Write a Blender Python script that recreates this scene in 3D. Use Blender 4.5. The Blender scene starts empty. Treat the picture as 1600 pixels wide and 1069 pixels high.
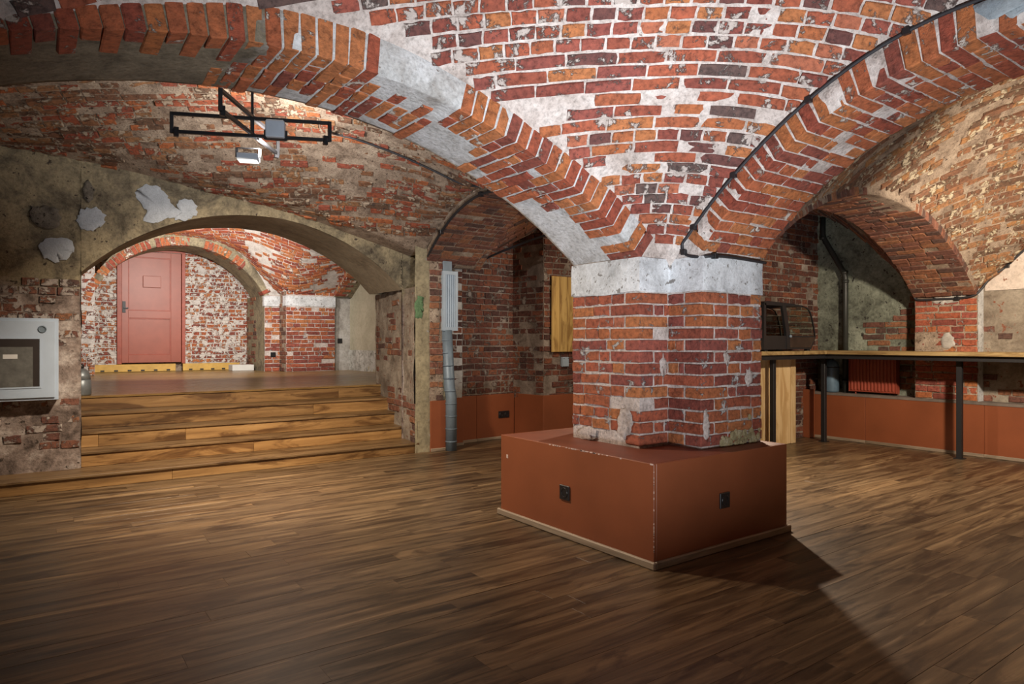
import bpy, bmesh, math, random
import numpy as np
from mathutils import Matrix, Vector

random.seed(7)
rng = np.random.default_rng(11)
scene = bpy.context.scene
COL = scene.collection
PI = math.pi

# ------------------------------------------------------------------ camera
FPX, CAM_H, THETA = 1048.0, 1.2, math.radians(54.2)
cam_data = bpy.data.cameras.new('camera')
cam_data.sensor_width = 36.0
cam_data.lens = FPX / 1600.0 * 36.0
cam_data.clip_start = 0.05
cam = bpy.data.objects.new('camera', cam_data)
COL.objects.link(cam)
cam.location = (0, 0, CAM_H)
cam.rotation_euler = (PI / 2, 0, THETA - PI / 2)
scene.camera = cam

# ------------------------------------------------------------------ world, exposure
world = bpy.data.worlds.new('world')
scene.world = world
world.use_nodes = True
world.node_tree.nodes['Background'].inputs[0].default_value = (0.9, 0.92, 1.0, 1)
world.node_tree.nodes['Background'].inputs[1].default_value = 0.0
scene.view_settings.view_transform = 'Standard'
scene.view_settings.look = 'None'
scene.view_settings.exposure = 0.0
scene.view_settings.gamma = 1.0
scene.view_settings.use_curve_mapping = False

# ------------------------------------------------------------------ lamps (floodlights of the hanging fixtures, plus an added one behind the viewer)
LIGHTS = []
def flood(loc, target, power, size, color, spread=PI):
    l = bpy.data.lights.new('floodlight_beam', 'AREA')
    l.shape = 'RECTANGLE'; l.size = size; l.size_y = size * 0.7
    l.energy = power; l.color = color; l.spread = spread
    o = bpy.data.objects.new('floodlight_beam', l)
    COL.objects.link(o)
    o.location = loc
    o.rotation_euler = (Vector(target) - Vector(loc)).to_track_quat('-Z', 'Y').to_euler()
    LIGHTS.append(o)
    return o
WARM = (1.0, 0.83, 0.64); NEUT = (1.0, 0.93, 0.85); COOL = (0.93, 0.96, 1.0)
#  where                 aimed at            W    size
FLOODS = [
    ((0.90, -0.30, 0.40), (2.60, 2.75, 2.75), 58, 0.20, COOL, math.radians(82)),   # added unseen light behind the viewer, thrown up at near vault and pillar
    ((1.10, 4.90, 2.50), (1.9, 6.5, 0.2),   70, 0.16, WARM, math.radians(115)),    # left bay, towards the steps
    ((1.25, 4.85, 2.50), (1.6, 4.7, 0.0),   24, 0.16, WARM, math.radians(95)),    # left bay, straight down
    ((1.30, 4.80, 2.50), (2.6, 2.9, 0.6),   12, 0.16, WARM, math.radians(80)),     # left bay, towards the plinth
    ((1.45, 5.05, 2.66), (1.7, 5.9, 3.2),   28, 0.20, NEUT, PI),                   # left bay, up
    ((5.50, 4.45, 2.30), (4.9, 2.4, 0.0),   75, 0.10, WARM, math.radians(120)),    # back bay, down
    ((5.55, 1.25, 2.25), (7.9, 2.3, 2.3),   62, 0.20, WARM, math.radians(120)),    # right bay, at the vault and wall
    ((5.60, 1.35, 2.25), (7.1, 3.6, 0.3),   32, 0.16, WARM, math.radians(110)),    # right bay, at the bar counter and floor
    ((5.20, 4.70, 2.25), (4.5, 6.7, 1.2),   8, 0.16, WARM, math.radians(120)),    # back bay, at the corner
    ((2.00, 10.0, 2.60), (2.4, 13.4, 1.4),  74, 0.25, NEUT, math.radians(130)),    # stage bay, at the door wall
    ((3.00, 9.60, 2.40), (4.2, 11.6, 2.4),  15, 0.25, NEUT, math.radians(140)),    # stage bay, at the far pillar
]
for f in FLOODS: flood(*f)

# ------------------------------------------------------------------ helpers
def fw(p):
    """project a world point to the 1600x1069 frame -> px, py, depth (used only to choose which bricks become parts)"""
    F = np.array([math.cos(THETA), math.sin(THETA), 0]); R = np.array([math.sin(THETA), -math.cos(THETA), 0])
    q = np.asarray(p, float) - np.array([0, 0, CAM_H])
    w = q @ F
    w = np.where(np.abs(w) < 1e-4, 1e-4, w)
    return 800 + FPX * (q @ R) / w, 534.5 - FPX * q[..., 2] / w, w

def tag(o, label=None, cat=None, group=None, kind=None):
    if label: o['label'] = label
    if cat: o['category'] = cat
    if group: o['group'] = group
    if kind: o['kind'] = kind
    return o

def link(name, me, mat=None, parent=None):
    o = bpy.data.objects.new(name, me)
    COL.objects.link(o)
    if mat is not None and me is not None and not me.materials:
        me.materials.append(mat)
    if parent is not None:
        o.parent = parent
    return o

def empty(name, loc=(0, 0, 0), rz=0.0):
    o = bpy.data.objects.new(name, None)
    o.empty_display_size = 0.1
    COL.objects.link(o)
    o.location = loc; o.rotation_euler = (0, 0, rz)
    return o

def mesh_np(name, V, Fq, smooth=False):
    me = bpy.data.meshes.new(name)
    me.from_pydata([tuple(v) for v in V], [], [tuple(int(i) for i in f) for f in Fq])
    me.update()
    if smooth:
        me.polygons.foreach_set('use_smooth', [True] * len(me.polygons))
    return me

class MB:
    """collects simple solids into one bmesh"""
    def __init__(self): self.bm = bmesh.new()
    def box(self, a, b, bev=0.0, M=None):
        a = Vector(a); b = Vector(b)
        c = (a + b) / 2; s = b - a
        m = Matrix.Translation(c) @ Matrix.Diagonal((abs(s.x), abs(s.y), abs(s.z), 1))
        if M is not None: m = M @ m
        r = bmesh.ops.create_cube(self.bm, size=1.0, matrix=m)
        if bev > 0:
            es = list({e for v in r['verts'] for e in v.link_edges})
            bmesh.ops.bevel(self.bm, geom=es, offset=bev, segments=1, affect='EDGES', profile=0.7)
        return self
    def bar(self, p, q, w, h=None, up=(0, 0, 1), bev=0.0):
        p = Vector(p); q = Vector(q); d = q - p; L = d.length; d.normalize()
        up = Vector(up)
        if abs(d.dot(up)) > 0.98: up = Vector((1, 0, 0))
        s = d.cross(up).normalized(); u = s.cross(d)
        M = Matrix(((d.x, s.x, u.x, 0), (d.y, s.y, u.y, 0), (d.z, s.z, u.z, 0), (0, 0, 0, 1)))
        M = Matrix.Translation((p + q) / 2) @ M
        h = h or w
        return self.box((-L / 2, -w / 2, -h / 2), (L / 2, w / 2, h / 2), bev, M)
    def tube(self, pts, r, n=10, caps=True):
        pts = [Vector(p) for p in pts]
        rings = []
        prev = None
        for i, p in enumerate(pts):
            t = (pts[min(i + 1, len(pts) - 1)] - pts[max(i - 1, 0)]).normalized()
            if prev is None:
                a = Vector((0, 0, 1)) if abs(t.z) < 0.9 else Vector((1, 0, 0))
                s = t.cross(a).normalized()
            else:
                s = (prev - t * prev.dot(t)).normalized()
            prev = s; u = t.cross(s)
            rr = r[i] if isinstance(r, (list, tuple)) else r
            rings.append([self.bm.verts.new(p + s * rr * math.cos(2 * PI * k / n) + u * rr * math.sin(2 * PI * k / n)) for k in range(n)])
        for a, b in zip(rings, rings[1:]):
            for k in range(n):
                f = self.bm.faces.new((a[k], a[(k + 1) % n], b[(k + 1) % n], b[k])); f.smooth = True
        if caps:
            self.bm.faces.new(rings[0][::-1]); self.bm.faces.new(rings[-1])
        return self
    def lathe(self, prof, c=(0, 0, 0), n=20):
        c = Vector(c); rings = []
        for r, z in prof:
            rings.append([self.bm.verts.new(c + Vector((r * math.cos(2 * PI * k / n), r * math.sin(2 * PI * k / n), z))) for k in range(n)])
        for a, b in zip(rings, rings[1:]):
            for k in range(n):
                f = self.bm.faces.new((a[k], a[(k + 1) % n], b[(k + 1) % n], b[k])); f.smooth = True
        self.bm.faces.new(rings[0][::-1]); self.bm.faces.new(rings[-1])
        return self
    def prism(self, poly, axis, a, b):
        """poly of 2D points extruded along axis ('x','y','z') from a to b"""
        def P(u, v, t):
            return {'x': (t, u, v), 'y': (u, t, v), 'z': (u, v, t)}[axis]
        A = [self.bm.verts.new(P(u, v, a)) for u, v in poly]
        B = [self.bm.verts.new(P(u, v, b)) for u, v in poly]
        n = len(poly)
        self.bm.faces.new(A); self.bm.faces.new(B[::-1])
        for k in range(n):
            self.bm.faces.new((A[k], B[k], B[(k + 1) % n], A[(k + 1) % n]))
        return self
    def build(self, name, mat, parent=None):
        bmesh.ops.recalc_face_normals(self.bm, faces=self.bm.faces[:])
        me = bpy.data.meshes.new(name)
        self.bm.to_mesh(me); self.bm.free()
        return link(name, me, mat, parent)

def sin_noise(P, scale, seed=0):
    """cheap smooth noise for numpy arrays of points, about -1..1"""
    r = np.random.default_rng(seed)
    out = np.zeros(P.shape[:-1])
    for k in range(6):
        d = r.normal(size=3); d /= np.linalg.norm(d)
        out += np.sin((P @ d) * scale * (0.6 + 0.35 * k) + r.uniform(0, 6.28)) / (1 + 0.25 * k)
    return out / 2.6

# ------------------------------------------------------------------ materials
MATS = {}
def newmat(name):
    m = bpy.data.materials.new(name); m.use_nodes = True
    MATS[name] = m
    nt = m.node_tree
    return m, nt, nt.nodes['Principled BSDF']

def N(nt, typ, **kw):
    n = nt.nodes.new(typ)
    for k, v in kw.items(): setattr(n, k, v)
    return n

def ramp(nt, fac, stops, interp='LINEAR'):
    r = N(nt, 'ShaderNodeValToRGB')
    r.color_ramp.interpolation = interp
    els = r.color_ramp.elements
    while len(els) < len(stops): els.new(0.5)
    for e, (p, c) in zip(els, stops):
        e.position = p; e.color = (c[0], c[1], c[2], 1)
    if fac is not None: nt.links.new(fac, r.inputs[0])
    return r.outputs[0]

def noise(nt, vec, scale, detail=4, rough=0.6, dist=0.0):
    n = N(nt, 'ShaderNodeTexNoise')
    n.inputs['Scale'].default_value = scale; n.inputs['Detail'].default_value = detail
    n.inputs['Roughness'].default_value = rough; n.inputs['Distortion'].default_value = dist
    nt.links.new(vec, n.inputs['Vector'])
    return n.outputs[0]

def mix(nt, fac, a, b, typ='MIX'):
    n = N(nt, 'ShaderNodeMix', data_type='RGBA', blend_type=typ)
    for s, v in ((0, fac), (6, a), (7, b)):
        if isinstance(v, (float, int)): n.inputs[s].default_value = v
        elif isinstance(v, tuple): n.inputs[s].default_value = (v[0], v[1], v[2], 1)
        else: nt.links.new(v, n.inputs[s])
    return n.outputs[2]

def smooth01(nt, v, lo, hi):
    n = N(nt, 'ShaderNodeMapRange', interpolation_type='SMOOTHSTEP')
    n.inputs[1].default_value = lo; n.inputs[2].default_value = hi
    nt.links.new(v, n.inputs[0])
    return n.outputs[0]

def bump(nt, bsdf, h, strength, dist=0.01):
    b = N(nt, 'ShaderNodeBump')
    b.inputs['Strength'].default_value = strength; b.inputs['Distance'].default_value = dist
    nt.links.new(h, b.inputs['Height']); nt.links.new(b.outputs[0], bsdf.inputs['Normal'])

def geo_pos(nt):
    return N(nt, 'ShaderNodeNewGeometry').outputs['Position']

def brick_mat(name, cols, lime=(0.62, 0.56, 0.50), lime_lo=0.62, lime_hi=0.72, lime_scale=9.0, dark_lo=0.66, island=False):
    """fired clay: one tone for each brick, mottled, with lime smeared over parts of it"""
    m, nt, b = newmat(name)
    pos = geo_pos(nt)
    if island: rnd = N(nt, 'ShaderNodeNewGeometry').outputs['Random Per Island']
    else: rnd = N(nt, 'ShaderNodeObjectInfo').outputs['Random']
    n = len(cols)
    base = ramp(nt, rnd, [(i / n, c) for i, c in enumerate(cols)], 'CONSTANT')
    mott = noise(nt, pos, 34, 5, 0.65)
    base = mix(nt, 1.0, base, ramp(nt, mott, [(0.28, (0.42, 0.40, 0.40)), (0.5, (1, 1, 1)), (0.74, (1.45, 1.35, 1.25))]), 'MULTIPLY')
    dk = smooth01(nt, noise(nt, pos, 15, 5, 0.7), dark_lo, dark_lo + 0.12)
    base = mix(nt, dk, base, (0.06, 0.04, 0.035))
    lm = smooth01(nt, noise(nt, pos, lime_scale, 8, 0.72, 0.3), lime_lo, lime_hi)
    fine = noise(nt, pos, 60, 4, 0.7)
    limec = mix(nt, fine, (lime[0] * 0.6, lime[1] * 0.58, lime[2] * 0.56), (lime[0] * 1.2, lime[1] * 1.2, lime[2] * 1.2))
    base = mix(nt, lm, base, limec)
    nt.links.new(base, b.inputs['Base Color'])
    b.inputs['Roughness'].default_value = 0.78
    b.inputs['Specular IOR Level'].default_value = 0.3
    h = mix(nt, 0.5, noise(nt, pos, 70, 6, 0.7), lm)
    bump(nt, b, h, 1.0, 0.018)
    return m

def plaster_mat(name, cols, scale=3.5, spots=(0.12, 0.10, 0.09), spot_lo=0.64, rough=0.85, bs=0.6, fine_amt=0.5):
    m, nt, b = newmat(name)
    pos = geo_pos(nt)
    n1 = noise(nt, pos, scale, 8, 0.68, 0.4)
    k = len(cols)
    base = ramp(nt, n1, [(0.30 + 0.40 * i / max(1, k - 1), c) for i, c in enumerate(cols)])
    n2 = noise(nt, pos, scale * 9, 6, 0.7)
    base = mix(nt, fine_amt, base, ramp(nt, n2, [(0.3, (0.45, 0.44, 0.43)), (0.5, (1, 1, 1)), (0.75, (1.4, 1.4, 1.4))]), 'MULTIPLY')
    sp = smooth01(nt, noise(nt, pos, scale * 4.5, 5, 0.6), spot_lo, spot_lo + 0.06)
    base = mix(nt, sp, base, spots)
    nt.links.new(base, b.inputs['Base Color'])
    b.inputs['Roughness'].default_value = rough
    b.inputs['Specular IOR Level'].default_value = 0.25
    bump(nt, b, mix(nt, 0.6, n1, n2), bs, 0.02)
    return m

def zone_mat(name, colsA, colsB, axis, at, wob=0.25, soft=0.08, scale=4.0, spots=(0.08, 0.06, 0.05), spot_lo=0.64, fine_amt=0.7, bs=0.8):
    """two plasters that meet along a ragged line across one axis (A below it, B above it)"""
    m, nt, b = newmat(name)
    pos = geo_pos(nt)
    n1 = noise(nt, pos, scale, 8, 0.7, 0.4)
    ra = ramp(nt, n1, [(0.30 + 0.40 * i / (len(colsA) - 1), c) for i, c in enumerate(colsA)])
    rb_ = ramp(nt, n1, [(0.30 + 0.40 * i / (len(colsB) - 1), c) for i, c in enumerate(colsB)])
    sp = N(nt, 'ShaderNodeSeparateXYZ'); nt.links.new(pos, sp.inputs[0])
    ma = N(nt, 'ShaderNodeMath', operation='MULTIPLY_ADD')
    nt.links.new(noise(nt, pos, 5.0, 5, 0.65), ma.inputs[0]); ma.inputs[1].default_value = wob * 2
    nt.links.new(sp.outputs['XYZ'.index(axis)], ma.inputs[2])
    f = smooth01(nt, ma.outputs[0], at + wob - soft, at + wob + soft)
    base = mix(nt, f, ra, rb_)
    n2 = noise(nt, pos, scale * 9, 6, 0.72)
    base = mix(nt, fine_amt, base, ramp(nt, n2, [(0.3, (0.4, 0.39, 0.38)), (0.5, (1, 1, 1)), (0.75, (1.45, 1.45, 1.45))]), 'MULTIPLY')
    st = smooth01(nt, noise(nt, pos, scale * 4.5, 5, 0.6), spot_lo, spot_lo + 0.06)
    base = mix(nt, st, base, spots)
    nt.links.new(base, b.inputs['Base Color'])
    b.inputs['Roughness'].default_value = 0.85; b.inputs['Specular IOR Level'].default_value = 0.25
    bump(nt, b, mix(nt, 0.6, n1, n2), bs, 0.02)
    return m

def plain_mat(name, col, rough=0.5, metal=0.0, var=0.15, scale=8.0, bs=0.0, spec=0.5):
    m, nt, b = newmat(name)
    pos = geo_pos(nt)
    n1 = noise(nt, pos, scale, 6, 0.6)
    lo = tuple(c * (1 - var) for c in col); hi = tuple(min(1, c * (1 + var)) for c in col)
    nt.links.new(ramp(nt, n1, [(0.3, lo), (0.7, hi)]), b.inputs['Base Color'])
    b.inputs['Roughness'].default_value = rough; b.inputs['Metallic'].default_value = metal
    b.inputs['Specular IOR Level'].default_value = spec
    if bs: bump(nt, b, noise(nt, pos, scale * 12, 4, 0.6), bs, 0.004)
    return m

def wood_mat(name, cols, axis='X', rough=0.42, grain=1.0, knots=0.7, spec=0.5, blotch=(0.42, 0.36, 0.32), lo=0.28, wide=0.44):
    """boards with streaky grain along one axis; each board has its own offset and tone"""
    m, nt, b = newmat(name)
    tc = N(nt, 'ShaderNodeTexCoord').outputs['Object']
    rnd = N(nt, 'ShaderNodeObjectInfo').outputs['Random']
    add = N(nt, 'ShaderNodeVectorMath', operation='ADD')
    sc = N(nt, 'ShaderNodeVectorMath', operation='SCALE')
    cmb = N(nt, 'ShaderNodeCombineXYZ')
    for i in range(3): nt.links.new(rnd, cmb.inputs[i])
    nt.links.new(cmb.outputs[0], sc.inputs[0]); sc.inputs['Scale'].default_value = 57.0
    nt.links.new(tc, add.inputs[0]); nt.links.new(sc.outputs[0], add.inputs[1])
    mp = N(nt, 'ShaderNodeMapping')
    s = {'X': (0.9, 15, 15), 'Y': (15, 0.9, 15), 'Z': (15, 15, 0.9)}[axis]
    mp.inputs['Scale'].default_value = s
    nt.links.new(add.outputs[0], mp.inputs['Vector'])
    g = noise(nt, mp.outputs[0], 1.0 * grain, 8, 0.68, 0.9)
    mp2 = N(nt, 'ShaderNodeMapping')
    s2 = {'X': (1.0, 5, 5), 'Y': (5, 1.0, 5), 'Z': (5, 5, 1.0)}[axis]
    mp2.inputs['Scale'].default_value = s2
    nt.links.new(add.outputs[0], mp2.inputs['Vector'])
    k = noise(nt, mp2.outputs[0], 1.3, 5, 0.65, 1.2)
    n = len(cols)
    base = ramp(nt, g, [(lo + wide * i / (n - 1), c) for i, c in enumerate(cols)])
    tone = ramp(nt, rnd, [(0, (0.82, 0.82, 0.83)), (0.5, (1, 1, 1)), (1, (1.18, 1.15, 1.1))])
    base = mix(nt, 1.0, base, tone, 'MULTIPLY')
    bl = smooth01(nt, k, 0.48, 0.62)
    base = mix(nt, bl, base, mix(nt, 1.0, base, blotch, 'MULTIPLY'))
    nt.links.new(base, b.inputs['Base Color'])
    rr = N(nt, 'ShaderNodeMapRange'); rr.inputs[3].default_value = rough - 0.1; rr.inputs[4].default_value = rough + 0.15
    nt.links.new(g, rr.inputs[0]); nt.links.new(rr.outputs[0], b.inputs['Roughness'])
    b.inputs['Specular IOR Level'].default_value = spec
    bump(nt, b, g, 0.18, 0.004)
    return m

RED = [(0.36, 0.092, 0.04), (0.30, 0.075, 0.038), (0.42, 0.125, 0.042), (0.24, 0.06, 0.036), (0.40, 0.10, 0.045), (0.15, 0.055, 0.04),
       (0.46, 0.155, 0.05), (0.33, 0.085, 0.05), (0.27, 0.07, 0.045), (0.38, 0.105, 0.042), (0.13, 0.075, 0.055), (0.43, 0.13, 0.06)]
REDP = [c for i, c in enumerate(RED) if i not in (5, 10)]
ORANGE = [(0.40, 0.115, 0.042), (0.44, 0.15, 0.045), (0.34, 0.085, 0.038), (0.47, 0.17, 0.055), (0.30, 0.072, 0.036), (0.42, 0.13, 0.045), (0.25, 0.07, 0.04)]
DULL = [(0.22, 0.075, 0.045), (0.17, 0.06, 0.042), (0.27, 0.095, 0.05), (0.12, 0.055, 0.042), (0.24, 0.085, 0.055), (0.30, 0.11, 0.055)]
BROWN = [(0.27, 0.105, 0.055), (0.20, 0.08, 0.048), (0.33, 0.14, 0.07), (0.15, 0.07, 0.045), (0.24, 0.10, 0.06), (0.36, 0.15, 0.065)]
def tone(cols, r=0.88, g=1.03, b=1.22): return [(c[0] * r, c[1] * g, c[2] * b) for c in cols]
RED, REDP, ORANGE, DULL, BROWN = tone(RED, 0.88, 0.98, 1.2), tone(REDP, 0.88, 0.98, 1.2), tone(ORANGE, 0.9, 0.93, 1.15), tone(DULL, 0.9, 1.12, 1.2), tone(BROWN, 0.9, 1.1, 1.1)
def pair(name, cols, **kw):
    return brick_mat(name, cols, **kw), brick_mat(name + '_mass', cols, island=True, **kw)
B_VAULT = pair('brick_vault', RED, lime=(0.53,0.465,0.43), lime_lo=0.54, lime_hi=0.60, lime_scale=9)
B_RIB = pair('brick_rib', ORANGE, lime_lo=0.58, lime_hi=0.63, lime_scale=10)
B_PIER = pair('brick_pier', REDP, lime=(0.52, 0.51, 0.50), lime_lo=0.58, lime_hi=0.63, lime_scale=8)
B_LEFT = pair('brick_left_vault', BROWN[:4] + RED[:3], lime=(0.46, 0.37, 0.28), lime_lo=0.515, lime_hi=0.565, lime_scale=13, dark_lo=0.57)
B_RIGHT = pair('brick_right_vault', BROWN, lime=(0.56, 0.48, 0.35), lime_lo=0.515, lime_hi=0.57, lime_scale=12, dark_lo=0.60)
B_DULL = pair('brick_dull', DULL, lime=(0.42, 0.37, 0.33), lime_lo=0.58, lime_hi=0.68, lime_scale=7, dark_lo=0.60)
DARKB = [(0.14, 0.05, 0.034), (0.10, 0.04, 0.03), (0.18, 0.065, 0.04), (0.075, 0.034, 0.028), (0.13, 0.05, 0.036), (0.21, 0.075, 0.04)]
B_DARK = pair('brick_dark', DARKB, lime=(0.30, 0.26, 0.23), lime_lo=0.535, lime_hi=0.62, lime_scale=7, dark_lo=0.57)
B_LEFTW = pair('brick_left_wall', DULL, lime=(0.46, 0.40, 0.36), lime_lo=0.475, lime_hi=0.55, lime_scale=11, dark_lo=0.57)
B_LIME = pair('brick_limewashed', ORANGE, lime=(0.70, 0.65, 0.60), lime_lo=0.475, lime_hi=0.53, lime_scale=13, dark_lo=0.66)
B_STAGE = pair('brick_stage', ORANGE, lime=(0.72, 0.64, 0.55), lime_lo=0.54, lime_hi=0.62, lime_scale=8)

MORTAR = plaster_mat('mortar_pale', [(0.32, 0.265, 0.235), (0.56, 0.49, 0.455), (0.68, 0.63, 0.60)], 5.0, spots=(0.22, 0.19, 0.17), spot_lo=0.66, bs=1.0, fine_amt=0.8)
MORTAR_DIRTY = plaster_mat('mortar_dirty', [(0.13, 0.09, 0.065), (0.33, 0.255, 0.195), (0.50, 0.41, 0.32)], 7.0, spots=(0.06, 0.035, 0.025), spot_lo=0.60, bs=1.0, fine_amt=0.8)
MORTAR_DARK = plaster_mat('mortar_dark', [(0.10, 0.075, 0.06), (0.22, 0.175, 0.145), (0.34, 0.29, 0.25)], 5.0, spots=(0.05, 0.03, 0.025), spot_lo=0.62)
MORTAR_LIME = plaster_mat('mortar_lime', [(0.30, 0.26, 0.235), (0.54, 0.50, 0.465), (0.64, 0.61, 0.58)], 7.0, spots=(0.15, 0.12, 0.10), spot_lo=0.66)
WALL_L = zone_mat('wall_left_plaster', [(0.05, 0.034, 0.027), (0.27, 0.21, 0.18), (0.60, 0.54, 0.49)], [(0.06, 0.05, 0.036), (0.165, 0.138, 0.095), (0.30, 0.25, 0.16), (0.23, 0.195, 0.13)], 'Z', 1.66, 0.12, 0.05, 4.0, (0.06, 0.045, 0.035), 0.62)
ARCH_A = zone_mat('arch_plaster', [(0.09, 0.075, 0.055), (0.19, 0.16, 0.115), (0.27, 0.23, 0.165)], [(0.30, 0.28, 0.26), (0.52, 0.52, 0.52), (0.66, 0.67, 0.69)], 'X', 0.85, 0.25, 0.10, 4.5, (0.16, 0.13, 0.11), 0.66)
OLIVE = plaster_mat('plaster_olive', [(0.09, 0.075, 0.05), (0.19, 0.16, 0.11), (0.30, 0.255, 0.165), (0.24, 0.2, 0.14)], 3.0, spots=(0.07, 0.06, 0.05), spot_lo=0.66, fine_amt=0.8)
GREY_PL = plaster_mat('plaster_grey', [(0.24, 0.22, 0.20), (0.42, 0.40, 0.37), (0.55, 0.54, 0.52)], 3.2, spots=(0.13, 0.11, 0.1), spot_lo=0.68)
GREEN_PL = plaster_mat('plaster_green', [(0.06, 0.062, 0.05), (0.20, 0.22, 0.175), (0.34, 0.37, 0.30)], 3.2, spots=(0.04, 0.036, 0.032), spot_lo=0.60, fine_amt=0.85, bs=0.9)
WHITE_PL = plaster_mat('plaster_white', [(0.36, 0.37, 0.38), (0.60, 0.62, 0.64), (0.74, 0.77, 0.80)], 5.0, spots=(0.24, 0.23, 0.22), spot_lo=0.585)
PINK_PL = plaster_mat('plaster_pinkish', [(0.52, 0.44, 0.38), (0.66, 0.58, 0.52)], 4.0, spots=(0.22, 0.09, 0.05), spot_lo=0.63)
BEIGE_PL = plaster_mat('plaster_beige', [(0.36, 0.33, 0.24), (0.50, 0.46, 0.35)], 2.0, spots=(0.3, 0.27, 0.2), spot_lo=0.7, fine_amt=0.25)
PATCH = plaster_mat('patch_bluegrey', [(0.34, 0.37, 0.41), (0.48, 0.52, 0.57)], 9.0, spots=(0.3, 0.3, 0.32), spot_lo=0.70, fine_amt=0.35)
CEMENT = plaster_mat('cement_bluegrey', [(0.20, 0.25, 0.29), (0.34, 0.39, 0.42)], 5.0, spots=(0.2, 0.2, 0.2), spot_lo=0.72, fine_amt=0.35)
GREENP = plaster_mat('green_paint', [(0.09, 0.17, 0.085), (0.13, 0.22, 0.11)], 6.0, spots=(0.2, 0.18, 0.12), spot_lo=0.68)
RUBBLE = plaster_mat('rubble_yellow', [(0.18, 0.14, 0.07), (0.42, 0.36, 0.20), (0.56, 0.50, 0.34)], 14.0, spots=(0.06, 0.05, 0.03), spot_lo=0.62, bs=1.0)

FLOOR_W = wood_mat('floor_wood', [(0.026, 0.016, 0.009), (0.085, 0.053, 0.027), (0.16, 0.103, 0.053), (0.31, 0.21, 0.112)], 'X', rough=0.36, blotch=(0.42, 0.38, 0.35), lo=0.30, wide=0.43)
STEP_W = wood_mat('step_wood', [(0.11, 0.055, 0.02), (0.29, 0.16, 0.058), (0.43, 0.255, 0.10)], 'X', rough=0.42, blotch=(0.42, 0.36, 0.32))
TREAD_W = wood_mat('tread_wood', [(0.085, 0.05, 0.024), (0.19, 0.115, 0.052), (0.28, 0.175, 0.08)], 'X', rough=0.35)
PINE = wood_mat('pine_wood', [(0.40, 0.27, 0.13), (0.55, 0.40, 0.21), (0.62, 0.47, 0.27)], 'Z', rough=0.6, blotch=(0.8, 0.72, 0.6))
YPINE = wood_mat('yellow_pine', [(0.34, 0.20, 0.055), (0.52, 0.34, 0.11), (0.60, 0.42, 0.16)], 'Z', rough=0.6, blotch=(0.55, 0.48, 0.4))
TOP_W = wood_mat('counter_wood', [(0.22, 0.14, 0.055), (0.36, 0.25, 0.11), (0.44, 0.32, 0.15)], 'Y', rough=0.45, blotch=(0.6, 0.55, 0.5))
TRIM_W = wood_mat('skirting_wood', [(0.16, 0.12, 0.085), (0.30, 0.23, 0.165), (0.42, 0.34, 0.25)], 'X', rough=0.6, blotch=(0.7, 0.66, 0.6))
TRIM_WY = wood_mat('skirting_wood_across', [(0.16, 0.12, 0.085), (0.30, 0.23, 0.165), (0.42, 0.34, 0.25)], 'Y', rough=0.6, blotch=(0.7, 0.66, 0.6))
TERRA = plain_mat('terracotta_paint', (0.24, 0.070, 0.028), rough=0.42, var=0.12, scale=2.5, bs=0.08)
DOORP = plain_mat('door_paint', (0.30, 0.080, 0.05), rough=0.45, var=0.1, scale=5, bs=0.05)
RADP = plain_mat('radiator_paint', (0.30, 0.06, 0.035), rough=0.4, var=0.06)
BLACK = plain_mat('black_metal', (0.012, 0.012, 0.014), rough=0.5, var=0.2)
BLACKP = plain_mat('black_plastic', (0.014, 0.014, 0.016), rough=0.35, var=0.1)
CABLE = plain_mat('cable_rubber', (0.022, 0.022, 0.026), rough=0.55, var=0.2)
PIPEM = plain_mat('pipe_paint', (0.028, 0.030, 0.027), rough=0.45, var=0.25)
DUCTM = plain_mat('duct_metal', (0.16, 0.21, 0.26), rough=0.5, metal=0.2, var=0.15)
GRILLEM = plain_mat('grille_paint', (0.34, 0.42, 0.50), rough=0.45, var=0.08)
CABW = plain_mat('cabinet_paint', (0.47, 0.57, 0.70), rough=0.4, var=0.05)
CABD = plain_mat('cabinet_inside', (0.13, 0.13, 0.12), rough=0.6, var=0.35, scale=14)
CABB = plain_mat('cabinet_dark', (0.03, 0.022, 0.02), rough=0.5)
PAPER = plain_mat('paper_white', (0.75, 0.75, 0.73), rough=0.8, var=0.03)
FLOODG = plain_mat('floodlight_grey', (0.42, 0.48, 0.56), rough=0.45, var=0.08)
CYLM = plain_mat('cylinder_paint', (0.14, 0.22, 0.30), rough=0.28, metal=0.3, var=0.2)
BINM = plain_mat('canister_grey', (0.25, 0.28, 0.30), rough=0.4, metal=0.4, var=0.15)
YELLOW = plain_mat('yellow_board', (0.58, 0.36, 0.085), rough=0.6, var=0.18, scale=7)
LIGHTBOARD = plain_mat('pale_board', (0.62, 0.62, 0.60), rough=0.7, var=0.08)
def emit_mat(name, col, s):
    m, nt, b = newmat(name)
    b.inputs['Base Color'].default_value = (*col, 1)
    b.inputs['Emission Color'].default_value = (*col, 1); b.inputs['Emission Strength'].default_value = s
    return m
LAMPFACE = emit_mat('lamp_face', (1.0, 0.97, 0.92), 1.2)
def glass_mat():
    m, nt, b = newmat('clear_glass')
    b.inputs['Base Color'].default_value = (0.82, 0.92, 0.88, 1)
    b.inputs['Roughness'].default_value = 0.03
    b.inputs['Transmission Weight'].default_value = 1.0
    b.inputs['IOR'].default_value = 1.12
    return m
GLASS = glass_mat()

# ------------------------------------------------------------------ bricks
BR_H, JOINT = 0.0625, 0.010          # brick height on the face, joint
COURSE = BR_H + JOINT

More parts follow.
